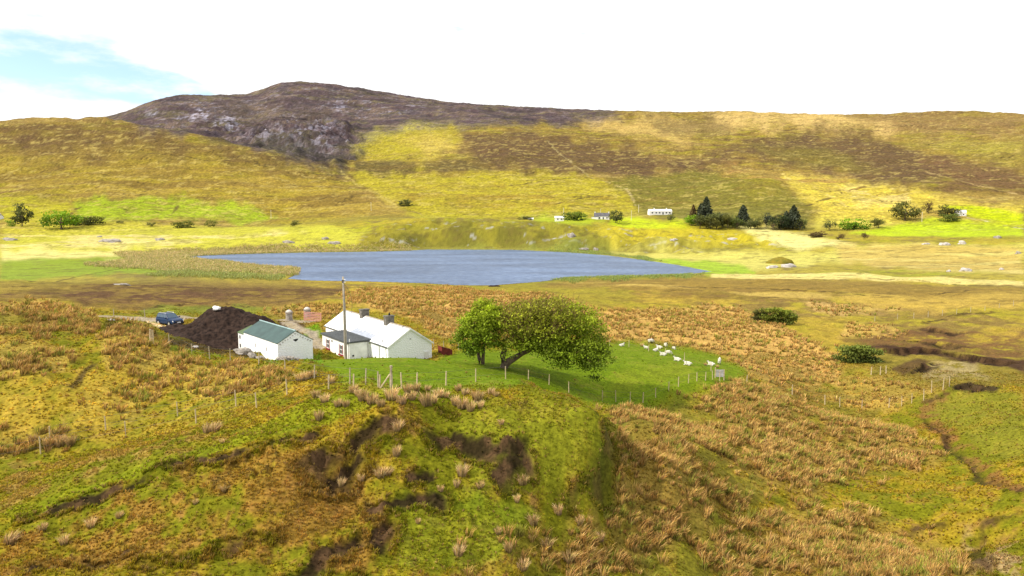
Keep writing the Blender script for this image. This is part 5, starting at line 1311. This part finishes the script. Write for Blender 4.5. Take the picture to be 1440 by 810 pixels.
# ------------------------------------------------------------------ car
def build_car(p, rz):
    t = thing('parked_car', 'dark blue compact off road car parked on the track', 'car', p, rz)
    # x forward, y left; length 4.3, width 1.82
    prof = [(-2.12,.45,.78),(-2.12,.98,.82),(-2.02,1.08,.84),(-.95,1.08,.88),(.95,1.06,.88),(1.75,.98,.83),(2.08,.86,.76),(2.16,.60,.74)]
    bm = bmesh.new(); rings = []
    secs = [(-2.15,.42,.95,.74),(-2.0,.32,1.06,.86),(-1.3,.28,1.08,.91),(0,.27,1.08,.91),(1.0,.28,1.07,.91),(1.55,.30,1.01,.89),(1.95,.33,.93,.83),(2.16,.42,.78,.70)]
    for x, zb, zt, hw in secs:
        ring = [(x,-hw*.92,zb),(x,-hw,zb+.12),(x,-hw,zt-.25),(x,-hw*.94,zt-.04),(x,-hw*.82,zt),(x,hw*.82,zt),(x,hw*.94,zt-.04),(x,hw,zt-.25),(x,hw,zb+.12),(x,hw*.92,zb)]
        rings.append([bm.verts.new(q) for q in ring])
    for a, b in zip(rings, rings[1:]):
        for k in range(10): bm.faces.new((a[k], a[(k+1)%10], b[(k+1)%10], b[k]))
    bm.faces.new(rings[0]); bm.faces.new(list(reversed(rings[-1])))
    bmesh.ops.recalc_face_normals(bm, faces=bm.faces)
    me = bpy.data.meshes.new('body'); bm.to_mesh(me); bm.free()
    body = link('body', me, M['carpaint'], t); md = body.modifiers.new('b', 'BEVEL'); md.width = .04; md.segments = 2
    # cabin
    mb = MB(); lo = [(-1.95,-.83,1.06),(.95,-.83,1.05),(.95,.83,1.05),(-1.95,.83,1.06)]; hi = [(-1.75,-.66,1.62),(.18,-.66,1.64),(.18,.66,1.64),(-1.75,.66,1.62)]
    mb.hexa(lo, hi); cabn = mb.build('cabin', M['carpaint'], t, bevel=.05)
    def pane(name, a, b, c, d, m=M['carglass'], out=.012):
        a, b, c, d = map(Vector, (a, b, c, d)); n_ = (b - a).cross(d - a).normalized() * out
        mb = MB(); mb.add([a + n_, b + n_, c + n_, d + n_], [(0,1,2,3)]); return mb.build(name, m, t)
    def lerp3(a, b, f): return tuple(a[i] + (b[i] - a[i]) * f for i in range(3))
    def sub(q, u0, u1, v0, v1):   # q: lower-left, lower-right, upper-right, upper-left
        f = lambda u, v: lerp3(lerp3(q[0], q[1], u), lerp3(q[3], q[2], u), v)
        return f(u0, v0), f(u1, v0), f(u1, v1), f(u0, v1)
    pane('windscreen', *sub((lo[1], lo[2], hi[2], hi[1]), .07, .93, .08, .92))
    pane('rear_window', *sub((lo[3], lo[0], hi[0], hi[3]), .1, .9, .2, .9))
    for side in ((lo[0], lo[1], hi[1], hi[0]), (lo[2], lo[3], hi[3], hi[2])):
        fl = side[0] == lo[0]
        for u0, u1 in ((.06, .30), (.33, .62), (.65, .93)):
            if not fl: u0, u1 = 1 - u1, 1 - u0
            pane('side_window', *sub(side, u0, u1, .16, .88))
    for y in (-.6, .6):
        mb = MB(); mb.tube([(-1.6,y,1.66),(-1.5,y,1.72),(-.1,y,1.73),(.05,y,1.67)], .03, 6); mb.build('roof_rail', M['chrome'], t)
        s = 1 if y > 0 else -1
        mb = MB(); mb.hexa([(1.98,y-.2,.66),(2.06,y+.2 if s<0 else y+.2,.66),(2.02,y+.2,.86),(1.94,y-.2,.86)], [(2.10,y-.19,.67),(2.17,y+.17,.67),(2.08,y+.17,.84),(2.02,y-.19,.84)]); mb.build('headlight', M['lamp'], t)
        mb = MB(); mb.box(.62,.80,s*.93 if s>0 else -1.13,1.13 if s>0 else -.93,1.05,1.22); mb.build('mirror', M['carpaint'], t, bevel=.03)
        mb = MB(); mb.box(-2.17,-2.10,y-.12,y+.12,.78,1.02); mb.build('tail_light', M['red'], t)
    mb = MB(); mb.box(2.14,2.19,-.45,.45,.66,.80); g = mb.build('grille', M['black'], t)
    mb = MB(); mb.box(2.192,2.205,-.42,.42,.70,.72); mb.box(2.192,2.205,-.42,.42,.75,.77); mb.build('grille_bar', M['chrome'], g)
    mb = MB(); mb.box(1.95,2.24,-.80,.80,.32,.56); mb.build('bumper', M['black'], t, bevel=.05)
    mb = MB(); mb.box(2.245,2.262,-.27,.27,.50,.62); mb.build('number_plate', M['sack'], t)
    for x in (-1.30, 1.30):
        for y in (-.84, .84):
            s = 1 if y > 0 else -1
            mb = MB(); mb.tube([(x, y - .11, .34), (x, y - .09, .34), (x, y + .09, .34), (x, y + .11, .34)], [.28,.34,.34,.28], 20); w__ = mb.build('wheel', M['black'], t, False)
            mb = MB(); mb.tube([(x, y + s * .112, .34), (x, y + s * .125, .34)], [.21,.18], 14); mb.build('rim', M['chrome'], w__)
            mb = MB(); ns = 9; a_ = [PI * k / ns for k in range(ns + 1)]
            for k in range(ns):
                q = [(x + math.cos(b) * r2, s * yy, .34 + math.sin(b) * r2) for (b, r2, yy) in ((a_[k], .37, .88), (a_[k+1], .37, .88), (a_[k+1], .44, .93), (a_[k], .44, .93))]
                mb.add(q, [(0,1,2,3)])
            mb.build('wheel_arch', M['black'], t)
cp = GD(231.5, 100.5)
build_car((cp.x, cp.y, cp.z + .02), math.radians(-34))

# ------------------------------------------------------------------ sheep
def sheep_mesh(kind):
    bm = bmesh.new()
    def add(pts, m):
        vs = [bm.verts.new(p) for p in pts]
        return vs
    me = bpy.data.meshes.new('sheep'); V = []; E = []; Rr = []
    def node(p, r, par=None):
        V.append(p); Rr.append(r)
        if par is not None: E.append((par, len(V) - 1))
        return len(V) - 1
    h = .62 if kind != 'lying' else .30
    r0 = node((0, 0, h), (.25, .26)); r1 = node((.28, 0, h + .01), (.23, .25), r0); r2 = node((-.30, 0, h + .01), (.24, .25), r0); r3 = node((-.50, 0, h + .02), (.13, .15), r2)
    node((-.58, 0, h - .10), (.045, .045), r3)
    if kind == 'grazing': n1 = node((.50, 0, h - .02), (.13, .14), r1); n2 = node((.66, 0, h - .25), (.085, .09), n1); n3 = node((.76, 0, .16), (.075, .08), n2); node((.82, 0, .05), (.045, .05), n3); hd = n2
    elif kind == 'lying': n1 = node((.46, .02, h + .16), (.13, .13), r1); n2 = node((.56, .03, h + .36), (.085, .09), n1); n3 = node((.70, .05, h + .33), (.07, .075), n2); node((.80, .06, h + .28), (.045, .045), n3); hd = n2
    else: n1 = node((.48, 0, h + .18), (.13, .14), r1); n2 = node((.57, 0, h + .38), (.09, .09), n1); n3 = node((.71, 0, h + .36), (.072, .08), n2); node((.82, 0, h + .29), (.045, .05), n3); hd = n2
    for s in (-1, 1):
        e = node((V[hd][0] - .01, s * .11, V[hd][2] + .06), (.03, .02), hd); node((V[hd][0] - .03, s * .19, V[hd][2] + .05), (.02, .012), e)
        if kind == 'lying':
            k = node((.42, s * .17, .10), (.06, .06), r1); node((.62, s * .15, .05), (.035, .035), k); k = node((-.25, s * .24, .10), (.09, .07), r2); node((-.02, s * .28, .05), (.035, .035), k)
        else:
            k = node((.30, s * .13, .36), (.07, .07), r1); k = node((.31, s * .13, .19), (.036, .036), k); node((.30, s * .13, -.02), (.034, .034), k)
            k = node((-.34, s * .14, .38), (.09, .08), r2); k = node((-.42, s * .14, .21), (.036, .036), k); node((-.37, s * .14, -.02), (.034, .034), k)
    me.from_pydata(V, E, []); o = bpy.data.objects.new('tmp', me); COL.objects.link(o)
    md = o.modifiers.new('skin', 'SKIN'); sv = me.skin_vertices[0].data
    for i, r in enumerate(Rr): sv[i].radius = r
    sv[0].use_root = True
    o.modifiers.new('sub', 'SUBSURF').levels = 2
    dg = bpy.context.evaluated_depsgraph_get(); out = bpy.data.meshes.new_from_object(o.evaluated_get(dg)); bpy.data.objects.remove(o)
    out.materials.clear(); out.materials.append(M['wool']); out.materials.append(M['face'])
    hx, hz = V[hd][0], V[hd][2]
    for f in out.polygons:
        c = f.center; f.use_smooth = True
        head = (c.x > hx - .02 and (abs(c.y) < .11) and (c.x > hx + .05 or c.z > hz + .03)) if kind != 'grazing' else (c.x > .70 and c.z < .32)
        leg = kind != 'lying' and c.z < .30 and c.x < .5
        ear = abs(c.y) > .125 and c.x > hx - .12 and c.z > hz - .1 and c.x > .45
        f.material_index = 1 if (head or leg or ear) else 0
    for v in out.vertices:
        if v.co.x < .45 and v.co.z > .12:
            k = .035 * (float(vnoise(np.array([v.co.x * 14 + v.co.z * 9]), np.array([v.co.y * 14 + 3]), 3)[0]) - .5); v.co += v.normal * k
    out.update(); return out
SH = {k: sheep_mesh(k) for k in ('standing', 'grazing', 'lying')}
g_ = 'sheep in the green field'
for px, py, kind, rz, s, lab in [
    (915,483,'grazing',.2,1.15,'white sheep standing at the back edge of the field beside the rushes, farthest back'),
    (908.5,492,'standing',2.6,.9,'white sheep standing with dark head turned left by the brown tussock'),
    (922,494,'lying',.4,1.1,'white sheep lying down, second from left in the main group'),
    (927.5,490,'lying',2.7,1.1,'white sheep lying with raised head behind the main group'),
    (936.2,489,'standing',-1.4,1.15,'white sheep standing facing the viewer with its dark face showing'),
    (947.5,491,'lying',-1.2,1.0,'white sheep lying alone with dark face at right of the main group'),
    (932.8,500,'lying',2.9,1.1,'white sheep lying at the near side of the main group, left of a standing one'),
    (939.5,499.5,'grazing',-.1,1.1,'white sheep standing at the near right of the main group'),
    (953,507.5,'lying',2.6,1.15,'white sheep lying with head up between the main group and a lone post'),
    (967.5,513.5,'lying',2.8,1.2,'white sheep lying beside a lone post in the middle of the field'),
    (1000.5,514,'lying',2.5,1.15,'white sheep lying left of a round standing sheep at right of the field'),
    (1011.5,512.5,'standing',1.2,1.15,'plump white sheep standing rightmost on the lawn'),
    (874.2,487,'lying',.3,1.0,'white sheep lying alone near the windswept tree, leftmost of the flock')]:
    p = G(px, py); o = link('sheep', SH[kind], None, None, (p.x, p.y, p.z + .01), rz); o.scale = (s * .80,) * 3
    tag(o, lab, 'sheep', g_)

# ------------------------------------------------------------------ far houses
def far_house(px, py, D, rz, w_, l, e, r, label, roofm, ch=(), wins=(), low=None, name='house', cat='house'):
    p = GD(px, D); p.z = P(px, py, D).z if False else p.z
    t = thing(name, label, cat, p, rz)
    gable_walls(w_, l, e, r, -2).build('wall', M['farwhite'], t)
    mb = MB(); s = (r - e) / (w_ / 2); o_ = .25
    quad_slab(mb, (-o_,-o_,e-o_*s+.15),(w_/2,-o_,r+.15),(w_/2,l+o_,r+.15),(-o_,l+o_,e-o_*s+.15),.2); quad_slab(mb, (w_/2+.002,-o_,r+.15),(w_+o_,-o_,e-o_*s+.15),(w_+o_,l+o_,e-o_*s+.15),(w_/2+.002,l+o_,r+.15),.2)
    rf = mb.build('roof', roofm, t)
    for y in ch:
        mb = MB(); mb.box(w_/2-.5,w_/2+.5,y-.35,y+.35,r-.4,r+1.1); mb.build('chimney', M['farwhite'], rf)
    for (side, y, z0, ww, hh) in wins:
        x = -.06 if side == 'l' else w_ + .004
        mb = MB(); 
        if side in 'lr': mb.box(x, x+.056, y-ww/2, y+ww/2, z0, z0+hh)
        else: mb.box(y-ww/2, y+ww/2, -.06, -.004, z0, z0+hh)
        mb.build('window' if hh < 1.9 else 'door', M['glass'], t)
    if low:
        lx, ly0, ly1, lh = low
        mb = MB(); mb.box(-lx, -.01, ly0, ly1, -2, lh); b = mb.build('annex', M['farwhite'], t)
        mb = MB(); mb.box(-lx-.15, .05, ly0-.15, ly1+.15, lh+.003, lh+.2); mb.build('annex_roof', roofm, b)
    return t
R90 = math.radians(90)
# long axis runs across the view: rotate so local -x faces the viewer
far_house(857, 308, 602, math.radians(90-8), 6.5, 12.5, 3.0, 5.6, 'white house with grey slate roof between hedge and dark tree across the lake', M['slate'], (.6, 11.9), [('l', 2, 1, 1, 1.2), ('l', 5, .1, 1, 2.1), ('l', 8, 1, 1, 1.2), ('l', 10.5, 1, 1, 1.2), ('g', 3.2, 1, 1.2, 1.4)], (3.2, 9, 14.5, 2.3))
far_house(945, 301, 640, math.radians(90+4), 7, 20, 2.8, 4.6, 'long low white bungalow with pale roof left of the far plantation', M['farwhite'], (4, 15), [('l', y, 1, 1.3, 1.1) for y in (2, 5, 11, 14, 17.5)] + [('l', 8, .1, 1.1, 2.1)])
far_house(793, 311, 600, math.radians(90-5), 5, 7.5, 2.6, 4.0, 'small white gabled house at the left end of the bright hedge', M['farwhite'], (), [('l', 2, 1, 1, 1.1), ('l', 5, 1, 1, 1.1)])
far_house(750, 308, 606, math.radians(90), 4, 6, 2.3, 3.4, 'tiny white outbuilding left of the other far white houses', M['farwhite'], (), [('l', 2, .1, 1, 2)], name='outbuilding', cat='outbuilding')
far_house(1359, 306, 622, math.radians(70), 5.5, 8, 3.2, 5.0, 'white barn at the right edge of the bright green field', M['farwhite'], (), [('l', 2, 1, 1, 1.1), ('g', 2.7, .1, 2, 2.4)], name='barn', cat='barn')
far_house(-2, 303, 640, math.radians(90), 6, 9, 2.8, 4.6, 'pale house cut by the left edge of the picture', M['slate'], (1,), [('l', 3, 1, 1, 1.2)])

# far utility poles
for px, py, D, h, lab in [(792.5,305,615,18,'pale far utility pole above the small gabled house'), (844.5,302,640,13,'pale far utility pole behind the slate roofed house'), (888,306,615,14,'pale far utility pole between the far house and bungalow'), (898,298,660,11,'pale far utility pole close left of the bungalow'),
                          (381,293,700,12,'pale far utility pole on the golden slope above the stream'), (522,297,690,12,'pale far utility pole at the right foot of the left hill'), (1297,316,600,14,'pale far utility pole standing in the bright green field')]:
    p = GD(px, D); t = thing('utility_pole', lab, 'utility pole', p)
    H = h * D / F; mb = MB(); mb.tube([(0,0,-.5),(0,0,H)], [.22,.17], 6); mb.build('shaft', mat('bleached_pole', (.62,.56,.42), .9, .1) if 'bleached_pole' not in bpy.data.materials else bpy.data.materials['bleached_pole'], t)
    mb = MB(); mb.box(-.8,.8,-.08,.08,H-.6,H-.45); mb.build('crossarm', M['pole'], t)

# ------------------------------------------------------------------ rocks about the valley
for i, (px, py, w_, h, lab) in enumerate([
    (1086,374,20,9,'pale rock face at the left of the grassy knob right of the lake'), (1108,373,22,9,'pale low rock at the right of the grassy knob right of the lake'),
    (1358,379,22,7,'long flat pale rock on the bog at the right'), (1334,380,6,7,'small upright white rock left of the long flat rock'),
    (1352,341,12,8,'white rock at the right end of the rocky bank below the bright field'), (1328,343,16,6,'white rocks in the middle of the rocky bank below the bright field'), (1302,342,14,5,'pale rock at the left of the rocky bank below the bright field'),
    (1402,333,12,6,'grey rock on the rim below the bright field near the right edge'), (1432,355,10,5,'grey rock on the orange bog near the right edge'),
    (457,334,14,8,'grey pointed rock on the lake shore rise at its left end'), (405,340,22,6,'grey rock outcrop by the reeds left of the lake'), (470,341,18,5,'low grey rocks at the water side below the pointed rock'),
    (820,349,20,7,'grey rocks at the foot of the rise beside the lake'), (803,330,12,10,'grey rock cluster high on the rise above the lake'), (838,350,10,5,'white rock at the lake edge right of grey rocks'),
    (947,336,14,6,'white rock on the golden part of the rise'), (1030,336,22,5,'long white rock on the golden part of the rise'),
    (155,338,30,6,'long grey rocks on the pale flat left of the lake'), (140,332,10,5,'small dark rock above the long grey rocks at left'), (225,336,14,6,'rounded brown rock on the pale flat left of the lake'), (14,336,26,5,'long grey rock near the left edge on the flat'),
    (170,399,30,6,'grey rock outcrop on the brown bog left of the lake'), (1408,378,8,4,'small pale rock on the bog far right'), (695,402,16,3,'low dark spit of stones at the near lake shore')]):
    p = G(px, py + h * .3); D = p.y; s = D / F
    m = M['stone'] if ('grey' in lab or 'brown' in lab) else (M['palestone'] if 'dark' not in lab else M['peatheap'])
    p.z = max(p.z, -.1)
    rock((p.x, p.y, p.z + h * s * .02), w_ * s * .42, max(w_ * .35, h) * s * .5, h * s * .8, m, lab, 'rock', i)
# grassy knob between the two pale rocks
p = G(1100, 371); bm = bmesh.new(); bmesh.ops.create_icosphere(bm, subdivisions=4, radius=1)
for v in bm.verts:
    k = 1 + .5 * (float(fbm(np.array([v.co.x * 2 + v.co.z]), np.array([v.co.y * 2]), 4, 33)[0]) - .5); v.co = Vector((v.co.x * k * 6.2, v.co.y * k * 4, v.co.z * k * 3.0))
me = bpy.data.meshes.new('grassy_knob'); bm.to_mesh(me); bm.free(); me.polygons.foreach_set('use_smooth', [True] * len(me.polygons))
tag(link('grassy_knob', me, mat('knob_turf', (.26,.19,.03), .95, .5, .6, .6, 2, .05, col2=(.13,.13,.02)), loc=(p.x, p.y + 3, p.z)), 'small grassy knob between pale rocks right of the lake', 'mound')
# ------------------------------------------------------------------ sky, sun, camera
w = bpy.data.worlds.new('World'); SC.world = w; w.use_nodes = True
nt = w.node_tree; N = nt.nodes.new; L = nt.links.new
bg = nt.nodes['Background']
SUN_EL = math.radians(41); SUN_DIR = Vector((-.94, -.34, 0)).normalized()
sky = N('ShaderNodeTexSky'); sky.sky_type = 'NISHITA'; sky.sun_disc = False
sky.sun_elevation = SUN_EL; sky.sun_rotation = math.atan2(SUN_DIR.x, SUN_DIR.y)
sky.air_density = 1.0; sky.dust_density = .6; sky.ozone_density = 1.5
tc = N('ShaderNodeTexCoord')
mp = N('ShaderNodeMapping'); mp.inputs['Scale'].default_value = (2.1, 2.1, 6.5); mp.inputs['Location'].default_value = (0.35, 0.0, 0.12)
L(tc.outputs['Generated'], mp.inputs['Vector'])
no = N('ShaderNodeTexNoise'); no.inputs['Scale'].default_value = 1.7; no.inputs['Detail'].default_value = 9; no.inputs['Roughness'].default_value = .58
L(mp.outputs[0], no.inputs['Vector'])
# blue gap in the cloud towards the upper left (a direction in the sky)
def oval(px, py, rx, ry, amt=1.0):
    # soft oval patch of the sky around a fixed compass direction
    d = Vector(ray(px, py)).normalized()
    nrm = N('ShaderNodeVectorMath'); nrm.operation = 'NORMALIZE'; L(tc.outputs['Generated'], nrm.inputs[0])
    sb = N('ShaderNodeVectorMath'); sb.operation = 'SUBTRACT'; L(nrm.outputs[0], sb.inputs[0]); sb.inputs[1].default_value = d
    ml = N('ShaderNodeVectorMath'); ml.operation = 'MULTIPLY'; L(sb.outputs[0], ml.inputs[0]); ml.inputs[1].default_value = (1 / rx, 1 / rx, 1 / ry)
    ln = N('ShaderNodeVectorMath'); ln.operation = 'LENGTH'; L(ml.outputs[0], ln.inputs[0])
    mr = N('ShaderNodeMapRange'); mr.interpolation_type = 'SMOOTHSTEP'; mr.inputs[1].default_value = 1.0; mr.inputs[2].default_value = .1; mr.inputs[3].default_value = 0; mr.inputs[4].default_value = amt
    L(ln.outputs['Value'], mr.inputs[0]); return mr.outputs[0]
def gap(d, a, b):
    vm = N('ShaderNodeVectorMath'); vm.operation = 'DOT_PRODUCT'; vm.inputs[1].default_value = Vector(d).normalized()
    nrm = N('ShaderNodeVectorMath'); nrm.operation = 'NORMALIZE'
    L(tc.outputs['Generated'], nrm.inputs[0]); L(nrm.outputs[0], vm.inputs[0])
    mr = N('ShaderNodeMapRange'); mr.interpolation_type = 'SMOOTHSTEP'
    mr.inputs[1].default_value = math.cos(math.radians(a)); mr.inputs[2].default_value = math.cos(math.radians(b)); mr.inputs[3].default_value = 0; mr.inputs[4].default_value = 1
    L(vm.outputs['Value'], mr.inputs[0]); return mr.outputs[0]
def addm(a, b):
    q = N('ShaderNodeMath'); q.operation = 'ADD'; q.use_clamp = True; L(a, q.inputs[0]); L(b, q.inputs[1]); return q.outputs[0]
g1 = addm(addm(addm(oval(95, 84, .20, .075), oval(240, 128, .14, .035)), oval(620, 38, .075, .022, .56)), oval(438, 27, .05, .018, .56))
sep = N('ShaderNodeSeparateXYZ'); L(tc.outputs['Generated'], sep.inputs[0])
up_ = N('ShaderNodeMapRange'); up_.inputs[1].default_value = .35; up_.inputs[2].default_value = .9; up_.inputs[3].default_value = 0; up_.inputs[4].default_value = .16
L(sep.outputs['Z'], up_.inputs[0])
mul = N('ShaderNodeMath'); mul.operation = 'MULTIPLY_ADD'; mul.inputs[1].default_value = -.33
L(g1, mul.inputs[0]); L(no.outputs['Fac'], mul.inputs[2])
sub = N('ShaderNodeMath'); sub.operation = 'SUBTRACT'; L(mul.outputs[0], sub.inputs[0]); L(up_.outputs[0], sub.inputs[1])
cl = N('ShaderNodeMapRange'); cl.interpolation_type = 'SMOOTHSTEP'; cl.inputs[1].default_value = .20; cl.inputs[2].default_value = .36
L(sub.outputs[0], cl.inputs[0])
sc_ = N('ShaderNodeMix'); sc_.data_type = 'RGBA'
skm = N('ShaderNodeVectorMath'); skm.operation = 'SCALE'; skm.inputs['Scale'].default_value = 2.1
L(sky.outputs[0], skm.inputs[0])
L(cl.outputs[0], sc_.inputs[0]); L(skm.outputs[0], sc_.inputs[6])
CLOUD = 11.2                     # sky units: times the background strength below gives about 1.1, just over white
sc_.inputs[7].default_value = (CLOUD, CLOUD, CLOUD * 1.02, 1)
L(sc_.outputs[2], bg.inputs['Color']); bg.inputs['Strength'].default_value = .11

sd = bpy.data.lights.new('sun', 'SUN'); sd.energy = 4.7; sd.angle = math.radians(.53); sd.color = (1.0, .93, .80)
so = bpy.data.objects.new('sun', sd); COL.objects.link(so)
to = Vector((SUN_DIR.x * math.cos(SUN_EL), SUN_DIR.y * math.cos(SUN_EL), math.sin(SUN_EL)))
so.rotation_euler = to.to_track_quat('Z', 'Y').to_euler(); so.location = (-60, -40, 80)

cd = bpy.data.cameras.new('camera'); cam = bpy.data.objects.new('camera', cd); COL.objects.link(cam)
cam.location = (0, 0, CAMZ); cam.rotation_euler = (PI / 2 - PITCH, 0, 0)
cd.sensor_width = 36.0; cd.lens = 36.0 * F / 1440.0; cd.clip_start = .5; cd.clip_end = 12000
SC.camera = cam
SC.view_settings.view_transform = 'Standard'; SC.view_settings.look = 'None'
SC.view_settings.exposure = 0; SC.view_settings.gamma = 1
SC.render.engine = 'CYCLES'
SC.cycles.max_bounces = 6
